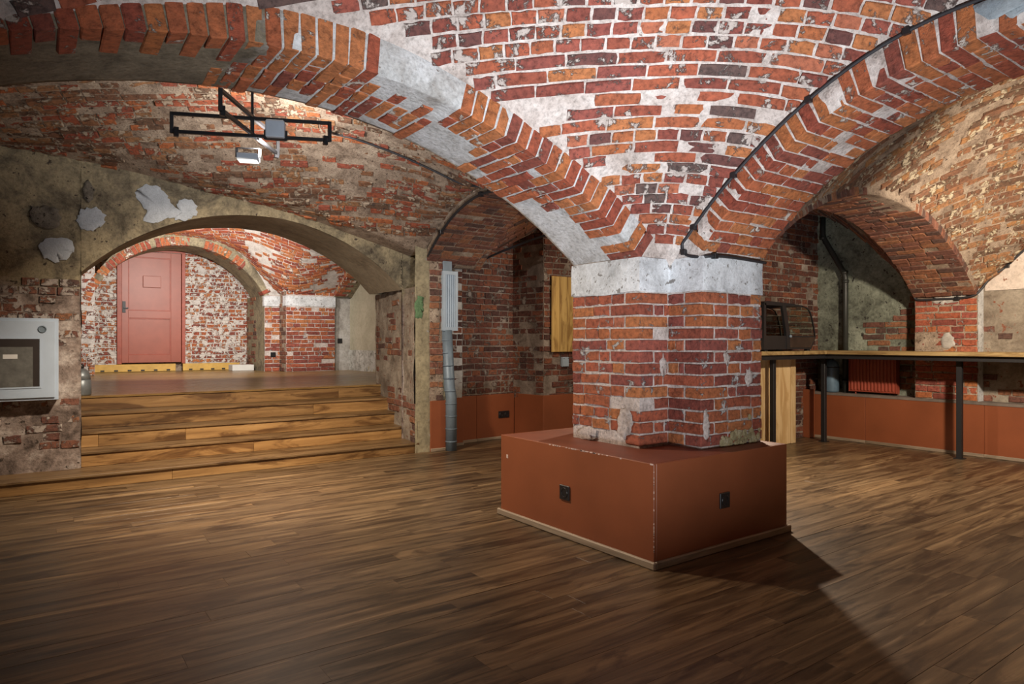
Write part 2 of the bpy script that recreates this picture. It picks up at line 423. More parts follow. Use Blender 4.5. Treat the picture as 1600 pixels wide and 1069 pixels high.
def flat_brick(L, H, D, seed):
    """a worn brick face (4x3 points) with softened edges on a body sunk into the mortar"""
    r = np.random.default_rng(seed)
    V, Fc = [], []
    nx, ny = 4, 3
    ins = 0.0042
    ring = []
    for j in range(ny):
        for i in range(nx):
            u = -0.5 + i / (nx - 1); v = -0.5 + j / (ny - 1)
            V.append((u * (L - 2 * ins) + r.normal(0, 0.0016), v * (H - 2 * ins) + r.normal(0, 0.0014), r.normal(0, 0.0012)))
    idx = lambda i, j: j * nx + i
    for j in range(ny - 1):
        for i in range(nx - 1):
            Fc.append((idx(i, j), idx(i + 1, j), idx(i + 1, j + 1), idx(i, j + 1)))
    loop = [(i, 0) for i in range(nx - 1)] + [(nx - 1, j) for j in range(ny - 1)] + [(i, ny - 1) for i in range(nx - 1, 0, -1)] + [(0, j) for j in range(ny - 1, 0, -1)]
    o1, o2 = [], []
    for (i, j) in loop:
        u = -0.5 + i / (nx - 1); v = -0.5 + j / (ny - 1)
        x = u * L + r.normal(0, 0.0026); y = v * H + r.normal(0, 0.0022)
        if r.random() < 0.14: x *= 0.96; y *= 0.86
        o1.append(len(V)); V.append((x, y, -0.005 + r.normal(0, 0.001)))
    for k in range(len(loop)):
        x, y, z = V[o1[k]]
        o2.append(len(V)); V.append((x, y, -D))
    n = len(loop)
    for k in range(n):
        a = idx(*loop[k]); b = idx(*loop[(k + 1) % n])
        Fc.append((o1[k], o1[(k + 1) % n], b, a))
        Fc.append((o2[k], o2[(k + 1) % n], o1[(k + 1) % n], o1[k]))
    return np.array(V), Fc

def full_brick(L, H, D, seed):
    """a whole brick with chamfered, uneven edges; x length, y height, z depth (front at z=0)"""
    r = np.random.default_rng(seed)
    bm = bmesh.new()
    bmesh.ops.create_cube(bm, size=1.0, matrix=Matrix.Translation((0, 0, -D / 2)) @ Matrix.Diagonal((L, H, D, 1)))
    bmesh.ops.bevel(bm, geom=bm.edges[:], offset=0.0042, segments=1, affect='EDGES')
    for v in bm.verts:
        v.co += Vector(r.normal(0, 0.0015, 3))
    bm.verts.index_update()
    V = np.array([v.co[:] for v in bm.verts]); Fc = [tuple(v.index for v in f.verts) for f in bm.faces]
    bm.free()
    return V, Fc

VAR = {}
for key, L, fn, D in (('s', 0.25, flat_brick, 0.03), ('h', 0.12, flat_brick, 0.03), ('S', 0.25, full_brick, 0.12), ('H', 0.12, full_brick, 0.25), ('Q', 0.12, full_brick, 0.12)):
    VAR[key] = [dict(L=L, V=(vf := fn(L, BR_H, D, 100 * ord(key) + k))[0], F=vf[1]) for k in range(6)]
MESH_CACHE = {}
def brick_mesh(key, k, mat):
    kk = (key, k, mat.name)
    if kk not in MESH_CACHE:
        v = VAR[key][k]
        me = mesh_np('brick', v['V'], v['F'])
        me.materials.append(mat)
        MESH_CACHE[kk] = me
    return MESH_CACHE[kk]

class Wall:
    """collects the bricks of one piece of masonry; the largest in view become parts, the rest one mass"""
    def __init__(self, base, mats, limit=300, margin=40, minpx=8, name='brick', rough=0.0025):
        self.base, self.mats, self.limit, self.margin, self.minpx, self.name = base, mats, limit, margin, minpx, name
        self.items = []
        self.rough = rough
    def put(self, key, p, t, b, n, sx=1.0, sy=1.0, sz=1.0):
        self.items.append((key, int(rng.integers(6)), np.array(p, float), np.array(t, float), np.array(b, float), np.array(n, float), sx, sy, sz))
    def run(self, P, Nn, mask=None, h=BR_H, proud=0.008, mode=None, off=None, flip=None):
        """lay one course along a polyline with its normals"""
        P = np.asarray(P, float); Nn = np.asarray(Nn, float)
        seg = np.linalg.norm(np.diff(P, axis=0), axis=1)
        S = np.concatenate([[0], np.cumsum(seg)]); tot = S[-1]
        if tot < 0.05: return
        def at(s):
            return np.array([np.interp(s, S, P[:, k]) for k in range(3)]), np.array([np.interp(s, S, Nn[:, k]) for k in range(3)])
        mode = mode or rng.choice(['s', 'h', 'm'], p=[0.4, 0.4, 0.2])
        s = 0.0 if off is None else off
        if off is None:
            first = rng.uniform(0.05, 0.24)
        else:
            first = None
        s = 0.0
        while s < tot - 0.03:
            key = {'s': 's', 'h': 'h'}.get(mode) or ('s' if rng.random() < 0.5 else 'h')
            L = (0.25 if key == 's' else 0.12) * rng.uniform(0.95, 1.04)
            if first is not None: L = min(L, first); first = None
            if s + L > tot - 0.04: L = tot - s
            if L > 0.27: L = L / 2
            key = 's' if L > 0.17 else 'h'
            c = s + L / 2
            p, n = at(c); pa, _ = at(max(0, c - 0.02)); pb, _ = at(min(tot, c + 0.02))
            t = pb - pa; t /= max(1e-9, np.linalg.norm(t))
            n = n - t * (n @ t); n /= np.linalg.norm(n)
            b = np.cross(n, t)
            s += L + JOINT
            if mask is not None and rng.random() < mask(p): continue
            a = rng.normal(0, 0.012)
            t2 = t * math.cos(a) + b * math.sin(a); b2 = np.cross(n, t2)
            base = 0.25 if key == 's' else 0.12
            self.put(key, p + n * (proud + rng.normal(0, self.rough)) + b * rng.normal(0, 0.0015), t2, b2, n, L / base, h / BR_H * rng.uniform(0.93, 1.03), 1.0)
    def finish(self):
        if not self.items: return
        P = np.array([it[2] for it in self.items])
        Nn = np.array([it[5] for it in self.items])
        x, y, w = fw(P)
        m = self.margin
        vis = (w > 0.1) & (x > -m) & (x < 1600 + m) & (y > -m) & (y < 1069 + m)
        face = ((np.array([0, 0, CAM_H]) - P) * Nn).sum(1) / np.linalg.norm(P - np.array([0, 0, CAM_H]), axis=1)
        full = np.array([it[0] in 'SHQ' for it in self.items])
        vis &= (face > 0.02) | full
        size = FPX * 0.25 / np.maximum(w, 0.1) * np.where(full, 0.7, np.clip(face, 0.05, 1))
        size = np.where(vis, size, -1)
        order = np.argsort(-size)
        chosen = set(int(i) for i in order[:self.limit] if size[i] > self.minpx)
        rest_V, rest_F, off = [], [], 0
        for i, (key, k, p, t, b, n, sx, sy, sz) in enumerate(self.items):
            if i in chosen:
                o = bpy.data.objects.new(self.name, brick_mesh(key, k, self.mats[0]))
                COL.objects.link(o)
                o.parent = self.base
                M = Matrix(((t[0] * sx, b[0] * sy, n[0] * sz, p[0]), (t[1] * sx, b[1] * sy, n[1] * sz, p[1]), (t[2] * sx, b[2] * sy, n[2] * sz, p[2]), (0, 0, 0, 1)))
                o.matrix_local = M
            else:
                v = VAR[key][k]
                V = v['V'] * np.array([sx, sy, sz])
                rest_V.append(V @ np.array([t, b, n]) + p)
                rest_F += [tuple(a + off for a in f) for f in v['F']]
                off += len(V)
        if rest_V:
            me = mesh_np('brickwork', np.concatenate(rest_V), rest_F)
            o = link('brickwork', me, self.mats[1], self.base)
            o['kind'] = 'stuff'

def grid_mesh(name, Pf, nu, nv, mat, parent=None, amp=0.006, scale=9.0, seed=1, flip=False, smooth=True):
    """surface from Pf(u,v) arrays in 0..1, roughened a little"""
    U, Vv = np.meshgrid(np.linspace(0, 1, nu), np.linspace(0, 1, nv), indexing='ij')
    P = Pf(U, Vv)
    dU = np.gradient(P, axis=0); dV = np.gradient(P, axis=1)
    n = np.cross(dU, dV); n /= np.maximum(1e-9, np.linalg.norm(n, axis=-1, keepdims=True))
    P = P + n * (sin_noise(P, scale, seed) * amp + sin_noise(P, scale * 3.3, seed + 5) * amp * 0.5)[..., None]
    V = P.reshape(-1, 3)
    Fc = []
    for i in range(nu - 1):
        for j in range(nv - 1):
            a = i * nv + j
            q = (a, a + nv, a + nv + 1, a + 1)
            Fc.append(q[::-1] if flip else q)
    me = mesh_np(name, V, Fc, smooth)
    return link(name, me, mat, parent)

# ------------------------------------------------------------------ the shape of the cellar
PX0, PX1, PY0, PY1 = 3.0, 3.86, 2.59, 3.45       # pier: left arm face, right arm edge, near arm face, back
AX, BY = 3.26, 2.84                               # inner corner of the stepped pier
SPR = 1.71
def zA(x):  return np.sqrt(np.maximum(0.01, 3.14 ** 2 - (np.asarray(x, float) - 1.0) ** 2)) - 0.70
def zB(y):  return np.sqrt(np.maximum(0.01, 1.955 ** 2 - (np.asarray(y, float) - 1.05) ** 2)) + 0.535
def zD(x):  return np.maximum(1.70, np.sqrt(np.maximum(0.01, 2.853 ** 2 - (np.asarray(x, float) - 6.065) ** 2)) - 0.386)
def poly_fit(xs, zs, c, half):
    t = ((np.array(xs) - c) / half) ** 2
    A = np.c_[np.ones_like(t), t, t ** 2, t ** 4]
    k = np.linalg.lstsq(A, np.array(zs), rcond=None)[0]
    def f(x):
        t = np.clip(((np.asarray(x, float) - c) / half) ** 2, 0, 1.02)
        return k[0] + k[1] * t + k[2] * t ** 2 + k[3] * t ** 4
    return f
aU = poly_fit([3.26, 3.2, 3.088, 2.789, 2.491, 2.174, 1.888, 1.663, 1.455, 1.2, 1.05], [1.66, 1.71, 1.814, 2.08, 2.239, 2.358, 2.45, 2.502, 2.583, 2.665, 2.68], 1.05, 2.21)
bU = poly_fit([2.84, 2.721, 2.687, 2.568, 2.345, 2.181, 1.992, 1.784, 1.479, 1.291, 1.17], [1.66, 1.768, 1.841, 1.978, 2.143, 2.303, 2.392, 2.479, 2.592, 2.640, 2.668], 1.17, 1.67)
def curve(pts):
    """smooth interpolation (monotone cubic) through points"""
    xs = np.array([p[0] for p in pts], float); ys = np.array([p[1] for p in pts], float)
    d = np.diff(ys) / np.diff(xs)
    m = np.concatenate([[d[0]], (d[:-1] + d[1:]) / 2, [d[-1]]])
    def f(x):
        x = np.clip(np.asarray(x, float), xs[0], xs[-1])
        i = np.clip(np.searchsorted(xs, x) - 1, 0, len(xs) - 2)
        h = xs[i + 1] - xs[i]; t = (x - xs[i]) / h
        return ((2 * t**3 - 3 * t**2 + 1) * ys[i] + (t**3 - 2 * t**2 + t) * h * m[i] + (-2 * t**3 + 3 * t**2) * ys[i + 1] + (t**3 - t**2) * h * m[i + 1])
    return f
def coons(x0, x1, y0, y1, c0, c1, d0, d1):
    z00 = 0.5 * (c0(x0) + d0(y0)); z10 = 0.5 * (c0(x1) + d1(y0)); z01 = 0.5 * (c1(x0) + d0(y1)); z11 = 0.5 * (c1(x1) + d1(y1))
    def f(x, y):
        u = (np.asarray(x, float) - x0) / (x1 - x0); v = (np.asarray(y, float) - y0) / (y1 - y0)
        return (1 - v) * c0(x) + v * c1(x) + (1 - u) * d0(y) + u * d1(y) - ((1 - u) * (1 - v) * z00 + u * (1 - v) * z10 + (1 - u) * v * z01 + u * v * z11)
    return f
zC = curve([(3.40, 1.70), (3.70, 1.95), (4.1, 2.25), (4.6, 2.46), (5.1, 2.56), (5.6, 2.51), (6.0, 2.37), (6.3, 2.2), (6.55, 2.04)])
YL, YP, YB = 6.87, 6.47, 7.75       # stage wall face, its projecting pilaster, its back
XR = 8.05                            # right wainscot face
WL = curve([(-1.6, 2.78), (-0.19, 2.80), (0.48, 2.76), (1.416, 2.63), (2.14, 2.53), (3.2, 2.26), (3.7, 2.12)])
vault0 = coons(-1.0, AX, -0.50, BY, aU, aU, bU, bU)
vaultL = coons(-1.0, 3.5, PY1, YL, lambda x: aU(np.minimum(x, 3.26)), WL, curve([(3.45, 1.72), (4.2, 2.5), (5.2, 2.78), (6.87, 2.79)]), lambda y: zC(y) + 0.13)
dU_ = lambda x: zD(x) + 0.10
wallR = curve([(-0.6, 1.72), (0.3, 2.45), (1.2, 2.72), (2.0, 2.5), (2.45, 2.16), (2.84, 1.76)])
vaultR = coons(PX1, 8.2, -0.50, BY, dU_, dU_, lambda y: bU(y) + 0.03, wallR)
vaultB = coons(3.9, 8.3, PY1, 6.6, dU_, curve([(3.9, 2.15), (4.6, 2.35), (6.0, 2.9), (8.3, 2.75)]), lambda y: zC(y) + 0.1, curve([(3.4, 1.8), (4.2, 2.6), (5.0, 2.95), (6.6, 2.75)]))

def normals_of(zf, x, y):
    e = 0.004
    gx = (zf(x + e, y) - zf(x - e, y)) / (2 * e); gy = (zf(x, y + e) - zf(x, y - e)) / (2 * e)
    n = np.stack([gx, gy, -np.ones_like(gx)], -1)          # pointing down into the room
    return n / np.linalg.norm(n, axis=-1, keepdims=True)

def vault(name, zf, x0, x1, y0, y1, mat, mats, origin, e, srange, mask, label, amp=0.0045, limit=300, seed=3, course=COURSE, laid=True, nu=120, nv=110, region=None, kz=0.5, rough=0.0025):
    def Pf(U, V):
        x = x0 + U * (x1 - x0); y = y0 + V * (y1 - y0)
        return np.stack([x, y, zf(x, y)], -1)
    base = grid_mesh(name, Pf, nu, nv, mat, None, amp, 8.0, seed, flip=True)
    tag(base, label, kind='structure')
    if not laid: return base
    W = Wall(base, mats, limit, rough=rough)
    e = np.array(e, float); e /= np.linalg.norm(e); ep = np.array([e[1], -e[0]])
    o = np.array(origin, float)
    # courses are cut by tilted planes: level lines of  phi = e.(x,y) - kz*z
    ss = np.linspace(srange[0] - 1.5, srange[1] + 1.5, 900)
    def phi_line(t):
        q = o + ss[:, None] * e + t * ep
        z = zf(np.clip(q[:, 0], x0, x1), np.clip(q[:, 1], y0, y1))
        return q, z, ss - kz * z
    q, z, ph = phi_line(0.0)
    inb = (ss >= srange[0]) & (ss <= srange[1])
    sc_, zc_, pc_ = ss[inb], z[inb], np.maximum.accumulate(ph[inb])
    arc = np.concatenate([[0], np.cumsum(np.hypot(np.diff(sc_), np.diff(zc_)))])
    levels = np.interp(np.arange(0.03, arc[-1], course), arc, pc_)
    tt = np.linspace(-4.2, 4.2, 300)
    curves = np.full((len(levels), len(tt)), np.nan)
    for k, t in enumerate(tt):
        q, z, ph = phi_line(t)
        ok = (q[:, 0] > x0) & (q[:, 0] < x1) & (q[:, 1] > y0) & (q[:, 1] < y1)
        if ok.sum() < 5: continue
        pm = np.maximum.accumulate(ph[ok])
        si = np.interp(levels, pm, ss[ok], left=np.nan, right=np.nan)
        curves[:, k] = si
    for i in range(len(levels)):
        good = np.where(~np.isnan(curves[i]))[0]
        if len(good) < 4: continue
        # split into contiguous runs
        cuts = np.where(np.diff(good) > 1)[0]
        for idx in np.split(good, cuts + 1):
            if len(idx) < 4: continue
            q = o + curves[i, idx][:, None] * e + tt[idx][:, None] * ep
            if region is not None:
                q = q[region(q[:, 0], q[:, 1])]
                if len(q) < 4: continue
            P = np.c_[q, zf(q[:, 0], q[:, 1])]
            W.run(P, normals_of(zf, q[:, 0], q[:, 1]), mask)
    W.finish()
    return base

def blotch(seed, scale, lo, hi, top=1.0):
    """patchy probability that a brick is buried under mortar"""
    def f(p):
        v = sin_noise(np.asarray(p)[None, :], scale, seed)[0]
        return top * float(np.clip((v - lo) / (hi - lo), 0, 1))
    return f

def arch(name, axis, s0, s1, d0, d1, zf, rib, mat, mats, label, near_bricks=True, far_bricks=True, mask=None, nmask=None, limit=300, amp=0.005, seed=5, top=0.10, rib_far=None, sof_mat=None):
    """a masonry rib: soffit between depths d0 (near face) and d1, spanning s0..s1 along the axis"""
    fd0 = d0 if callable(d0) else (lambda s: np.full_like(np.asarray(s, float), d0))
    fd1 = d1 if callable(d1) else (lambda s: np.full_like(np.asarray(s, float), d1))
    rib_far = rib_far or rib
    def pt(s, d, z):
        return np.stack([s, d, z], -1) if axis == 'x' else np.stack([d, s, z], -1)
    ss = np.linspace(s0, s1, 800)
    zz = zf(ss)
    arc = np.concatenate([[0], np.cumsum(np.hypot(np.diff(ss), np.diff(zz)))])
    prof = np.array([0, 0.12, 0.25, 0.27, 0.34, 0.42, 0.5, 0.58, 0.66, 0.73, 0.75, 0.88, 1.0])
    nu = 90
    us = np.interp(np.linspace(0, arc[-1], nu), arc, ss)
    rows = []
    for s in us:
        z = float(zf(s)); a = float(fd0(s)); b = float(fd1(s)); rn = float(rib(s)) + top; rf = float(rib_far(s)) + top
        row = []
        for v in prof:
            if v <= 0.25: row.append((a, z + rn * (1 - v / 0.25)))
            elif v >= 0.75: row.append((b, z + rf * (v - 0.75) / 0.25))
            else: row.append((a + (b - a) * (v - 0.25) / 0.5, z))
        rows.append([(s, d, zz_) if axis == 'x' else (d, s, zz_) for d, zz_ in row])
    P = np.array(rows)
    dU = np.gradient(P, axis=0); dV = np.gradient(P, axis=1)
    n = np.cross(dU, dV); n /= np.maximum(1e-9, np.linalg.norm(n, axis=-1, keepdims=True))
    P = P + n * (sin_noise(P, 9, seed) * amp + sin_noise(P, 31, seed + 3) * amp * 0.6)[..., None]
    nv = len(prof)
    Fc = [(i * nv + j, (i + 1) * nv + j, (i + 1) * nv + j + 1, i * nv + j + 1) for i in range(nu - 1) for j in range(nv - 1)]
    me = mesh_np(name, P.reshape(-1, 3), Fc, True)
    bm = bmesh.new(); bm.from_mesh(me); bmesh.ops.recalc_face_normals(bm, faces=bm.faces[:]); bm.to_mesh(me); bm.free()
    base = link(name, me, mat)
    tag(base, label, kind='structure')
    if mats is None: return base
    W = Wall(base, mats, limit)
    for k, al in enumerate(np.arange(0.04, arc[-1] - 0.03, COURSE)):
        s = float(np.interp(al, arc, ss)); e = 0.01
        z = float(zf(s)); dz = float((zf(s + e) - zf(s - e)) / (2 * e))
        tl = np.array([1.0, dz]) / math.hypot(1, dz)           # along the arc
        nl = np.array([tl[1], -tl[0]])                          # inward (down)
        if nl[1] > 0: nl = -nl
        def vec(h, zc): return np.array([h, 0, zc]) if axis == 'x' else np.array([0, h, zc])
        T = vec(tl[0], tl[1]); Nn = vec(nl[0], nl[1])
        D = np.array([0, 1.0, 0]) if axis == 'x' else np.array([1.0, 0, 0])
        a = float(fd0(s)); b = float(fd1(s)); sg = 1.0 if b > a else -1.0
        lo, hi = 0.0, abs(b - a)
        pos = lambda d: np.array([s, a + sg * d, z]) if axis == 'x' else np.array([a + sg * d, s, z])
        def corner(key, d, rr):
            L = 0.25 if key == 'S' else 0.12
            t = D; bb = np.cross(Nn, t)
            W.put(key, pos(d) + Nn * (0.007 + rng.normal(0, 0.002)), t, bb, Nn, 1, 1 * rng.uniform(0.99, 1.08), max(0.3, rr / 0.12))
        if near_bricks:
            key = 'S' if k % 2 else 'Q'; L = 0.25 if key == 'S' else 0.12
            p = pos(L / 2)
            rr = float(rib(s))
            if rr > 0.015 and not (nmask is not None and rng.random() < nmask(p)):
                corner(key, L / 2 - 0.005 + rng.normal(0, 0.002), rr + 0.02)
            lo = L + JOINT - 0.005
        if far_bricks:
            key = 'Q' if k % 2 else 'S'; L = 0.25 if key == 'S' else 0.12
            p = pos(hi - L / 2)
            if not (mask is not None and rng.random() < mask(p)):
                corner(key, hi - L / 2 + 0.005, float(rib_far(s)) + 0.03)
            hi = hi - L - JOINT + 0.005
        if hi - lo > 0.05:
            q = np.linspace(lo, hi, 8)
            Pl = np.array([pos(d) for d in q])
            W.run(Pl, np.repeat(Nn[None], 8, 0), mask)
    W.finish()
    return base

def wall_rect(name, p, along, length, z0, z1, normal, mat, mats, mask=None, label=None, parent=None, limit=300, proud=0.008, hole=None, amp=0.006, ztop=None, seed=2, kind='structure', nu=None, nv=None, course=COURSE, us=None, zbot=None):
    """a flat masonry face: start point p (xy), direction along (xy), bricks on a roughened base; hole(u,z)->True leaves it open; ztop(u) shapes the top"""
    p = np.array([p[0], p[1], 0.0]); t = np.array([along[0], along[1], 0.0]); t /= np.linalg.norm(t)
    n = np.array([normal[0], normal[1], 0.0]); n /= np.linalg.norm(n)
    zt = ztop or (lambda u: np.full_like(np.asarray(u, float), z1))
    nu = nu or max(4, int(length / 0.06)); nv = nv or max(4, int((z1 - z0) / 0.06))
    ucols = np.linspace(0, length, nu) if us is None else np.asarray(us, float)
    nu = len(ucols)
    U, V = np.meshgrid(ucols, np.linspace(0, 1, nv), indexing='ij')
    ZB = np.full_like(U, z0) if zbot is None else zbot(U)
    Z = ZB + V * (zt(U) - ZB)
    P = p + U[..., None] * t + np.stack([0 * Z, 0 * Z, Z], -1)
    P = P + n * (sin_noise(P, 9, seed) * amp + sin_noise(P, 29, seed + 2) * amp * 0.6)[..., None]
    keep = lambda i, j: hole is None or zbot is not None or not hole(0.5 * (U[i, j] + U[i + 1, j + 1]), 0.25 * (Z[i, j] + Z[i + 1, j] + Z[i, j + 1] + Z[i + 1, j + 1]))
    Fc = []
    flip = np.dot(np.cross(t, [0, 0, 1.0]), n) < 0
    for i in range(nu - 1):
        for j in range(nv - 1):
            if keep(i, j):
                a = i * nv + j; q = (a, a + nv, a + nv + 1, a + 1)
                Fc.append(q[::-1] if flip else q)
    base = link(name, mesh_np(name, P.reshape(-1, 3), Fc, True), mat, parent)
    if parent is None: tag(base, label, kind=kind)
    if mats is None: return base
    W = Wall(base, mats, limit)
    for i, z in enumerate(np.arange(z0 + COURSE / 2, z1, course)):
        us = np.linspace(0, length, max(8, int(length / 0.03)))
        ok = np.array([(z + BR_H / 2 < float(zt(u))) and not (hole is not None and (hole(u, z - 0.02) or hole(u, z + 0.03))) for u in us])
        j = 0
        while j < len(us):
            if ok[j]:
                k = j
                while k + 1 < len(us) and ok[k + 1]: k += 1
                if us[k] - us[j] > 0.06:
                    uu = np.linspace(us[j] + 0.004, us[k] - 0.004, 6)
                    Pl = p + uu[:, None] * t + np.array([0, 0, z])
                    if np.dot(np.cross(n, t), [0, 0, 1]) < 0: Pl = Pl[::-1]
                    W.run(Pl, np.repeat(n[None], 6, 0), mask, proud=proud)
                j = k + 1
            else: j += 1
    W.finish()
    return base

# ================================================================== STRUCTURE
# ---- floor of boards
sub = MB().box((-1.7, -1.2, -0.06), (9.2, 7.3, -0.012)).build('floor', plain_mat('subfloor', (0.03, 0.02, 0.013), 0.8))
tag(sub, 'dark stained plank floor of the cellar hall', kind='structure')
PLK = {}
def plank_mesh(L, Wd, mat, th=0.016, key=''):
    k = (round(L, 2), Wd, mat.name, th)
    if k not in PLK:
        m = MB().box((-L / 2, -Wd / 2, -th), (L / 2, Wd / 2, 0), 0.0006)
        bmesh.ops.recalc_face_normals(m.bm, faces=m.bm.faces[:])
        me = bpy.data.meshes.new('plank'); m.bm.to_mesh(me); m.bm.free(); me.materials.append(mat)
        PLK[k] = me
    return PLK[k]
PW = 0.132
planks = []
row = 0
y = -1.15
while y < 6.95:
    x = -1.65 - rng.uniform(0, 1.2)
    while x < 8.3:
        L = float(rng.choice([1.2, 1.6, 1.6, 2.0]))
        planks.append((x + L / 2, y + PW / 2, L)); x += L + 0.0004
    y += PW + 0.0006
def plank_seen(cx, cy, L):
    q = np.array([[cx + f * L, cy, 0.0] for f in (-0.5, -0.25, 0, 0.25, 0.5)])
    px, py, w = fw(q)
    return bool(((w > 0.3) & (px > -30) & (px < 1630) & (py < 1120)).any())
seen = [p for p in planks if plank_seen(*p)]
seen.sort(key=lambda p: (p[0] * 0.585 + p[1] * 0.811))
far_bits = MB()
for i, (cx, cy, L) in enumerate(planks):
    pass
chosen = set(seen[:300])
for p in planks:
    if p in chosen:
        o = link('plank', plank_mesh(p[2], PW, FLOOR_W), None, sub)
        o.location = (p[0], p[1], 0.0 + float(rng.normal(0, 0.0004)))
    else:
        far_bits.box((p[0] - p[2] / 2, p[1] - PW / 2, -0.016), (p[0] + p[2] / 2, p[1] + PW / 2, 0.0))
fb = far_bits.build('boards', FLOOR_W, sub); fb['kind'] = 'stuff'

# ---- vault over the camera's bay
def mask_v0(p):
    base = blotch(21, 4.2, 0.55, 1.0, 0.45)(p)
    x, y, z = p
    ph = 0.585 * x + 0.811 * y - z                                       # runs across the courses
    side = 0.811 * x - 0.585 * y
    band = math.exp(-((ph - 1.12) / 0.05) ** 2) * (1.0 if -0.1 < side < 0.72 else 0.25)   # pale bands of repaired mortar
    band2 = math.exp(-((ph - 1.64) / 0.05) ** 2) * (0.9 if 0.3 < side < 0.75 else 0.2)
    edge = 0.6 if y > 2.815 and x < 2.75 else 0.0
    return min(0.95, max(base, band, band2, edge))
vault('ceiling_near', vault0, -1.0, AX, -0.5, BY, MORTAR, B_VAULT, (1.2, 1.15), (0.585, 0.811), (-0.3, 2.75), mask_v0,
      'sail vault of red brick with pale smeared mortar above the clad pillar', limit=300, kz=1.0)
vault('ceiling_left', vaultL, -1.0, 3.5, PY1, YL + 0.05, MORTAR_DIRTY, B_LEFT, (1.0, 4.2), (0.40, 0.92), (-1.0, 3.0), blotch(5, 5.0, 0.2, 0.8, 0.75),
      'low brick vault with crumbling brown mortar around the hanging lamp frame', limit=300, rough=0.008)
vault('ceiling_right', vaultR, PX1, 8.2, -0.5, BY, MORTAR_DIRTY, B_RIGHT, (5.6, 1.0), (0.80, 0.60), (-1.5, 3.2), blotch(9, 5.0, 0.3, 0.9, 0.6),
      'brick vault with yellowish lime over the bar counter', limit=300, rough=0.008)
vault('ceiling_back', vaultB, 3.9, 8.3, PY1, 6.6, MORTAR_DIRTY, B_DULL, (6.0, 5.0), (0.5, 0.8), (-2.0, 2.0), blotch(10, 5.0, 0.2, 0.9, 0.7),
      'dim brick vault over the back corner behind the pillar', limit=40)

# ---- arches
ribA = lambda x: np.clip(aU(np.minimum(x, 3.2)) - zA(x), 0.05, 0.30)
ribB = lambda y: np.clip(bU(np.minimum(y, 2.8)) - zB(y), 0.05, 0.28)
def maskA(p):
    x, yy = p[0], p[1]
    m = blotch(31, 5.5, 0.4, 0.9, 0.6)(p)
    if x < 0.75 + 0.12 * math.sin(9 * yy): return 1.0                 # plastered crown at the far end
    if yy > 3.34 and x > 0.9: m = max(m, 0.8)                            # plastered back edge
    if 1.75 < x < 2.05 and yy > 3.12: m = max(m, 0.9)
    if x > 2.25 and yy > 3.40 - (x - 2.25) * 0.5: m = max(m, 0.93)                          # plaster near the pillar
    return m
arch('ceiling_arch', 'x', -1.0, PX0 + 0.02, BY, PY1, zA, ribA, ARCH_A, B_RIB, 'wide brick arch with flaking plaster springing left from the clad pillar', mask=maskA,
     nmask=lambda p: (0.75 if 1.35 < p[0] < 1.75 else 0.08), far_bricks=False, limit=300, seed=15)
arch('ceiling_arch', 'y', -0.50, PY0 + 0.02, AX, PX1, zB, ribB, MORTAR, B_RIB, 'brick arch with a black cable on its edge springing right from the clad pillar',
     mask=blotch(41, 6.0, 0.5, 1.0, 0.6), nmask=lambda p: 0.05, limit=300, seed=25)
arch('ceiling_arch', 'x', PX1 - 0.02, XR + 0.05, BY, PY1, zD, lambda x: np.full_like(np.asarray(x, float), 0.12), MORTAR_DIRTY, B_DULL,
     'brick arch with a chipped yellow edge above the bar counter', mask=blotch(51, 6, 0.3, 0.8, 0.5), nmask=lambda p: 0.7 if 5.7 < p[0] < 6.6 else 0.03, limit=300, far_bricks=False, seed=35)
arch('ceiling_arch', 'y', PY1 - 0.02, 6.62, lambda s: 3.26 + (np.asarray(s, float) - 3.45) * 0.085, lambda s: 3.86 + (np.asarray(s, float) - 3.45) * 0.13, zC,
     lambda y: np.full_like(np.asarray(y, float), 0.14), MORTAR_DIRTY, B_DULL, 'small brick arch in the back corner with a cable along its edge', mask=blotch(61, 6, 0.3, 0.8, 0.6), near_bricks=False, far_bricks=False, limit=200, seed=45)
# plain ribs behind the camera that close the bay
arch('ceiling_arch', 'x', -1.0, PX0, -1.1, -0.5, zA, ribA, GREY_PL, None, 'arch behind the viewer closing the near bay', seed=55)
arch('ceiling_arch', 'y', -0.5, BY, -1.6, -1.0, zB, ribB, GREY_PL, None, 'arch beside the viewer closing the near bay', seed=56)
arch('ceiling_arch', 'x', PX1, XR, -1.1, -0.5, zD, lambda x: np.full_like(np.asarray(x, float), 0.12), GREY_PL, None, 'arch closing the bay over the bar counter', seed=57)

cem = smear_later = None
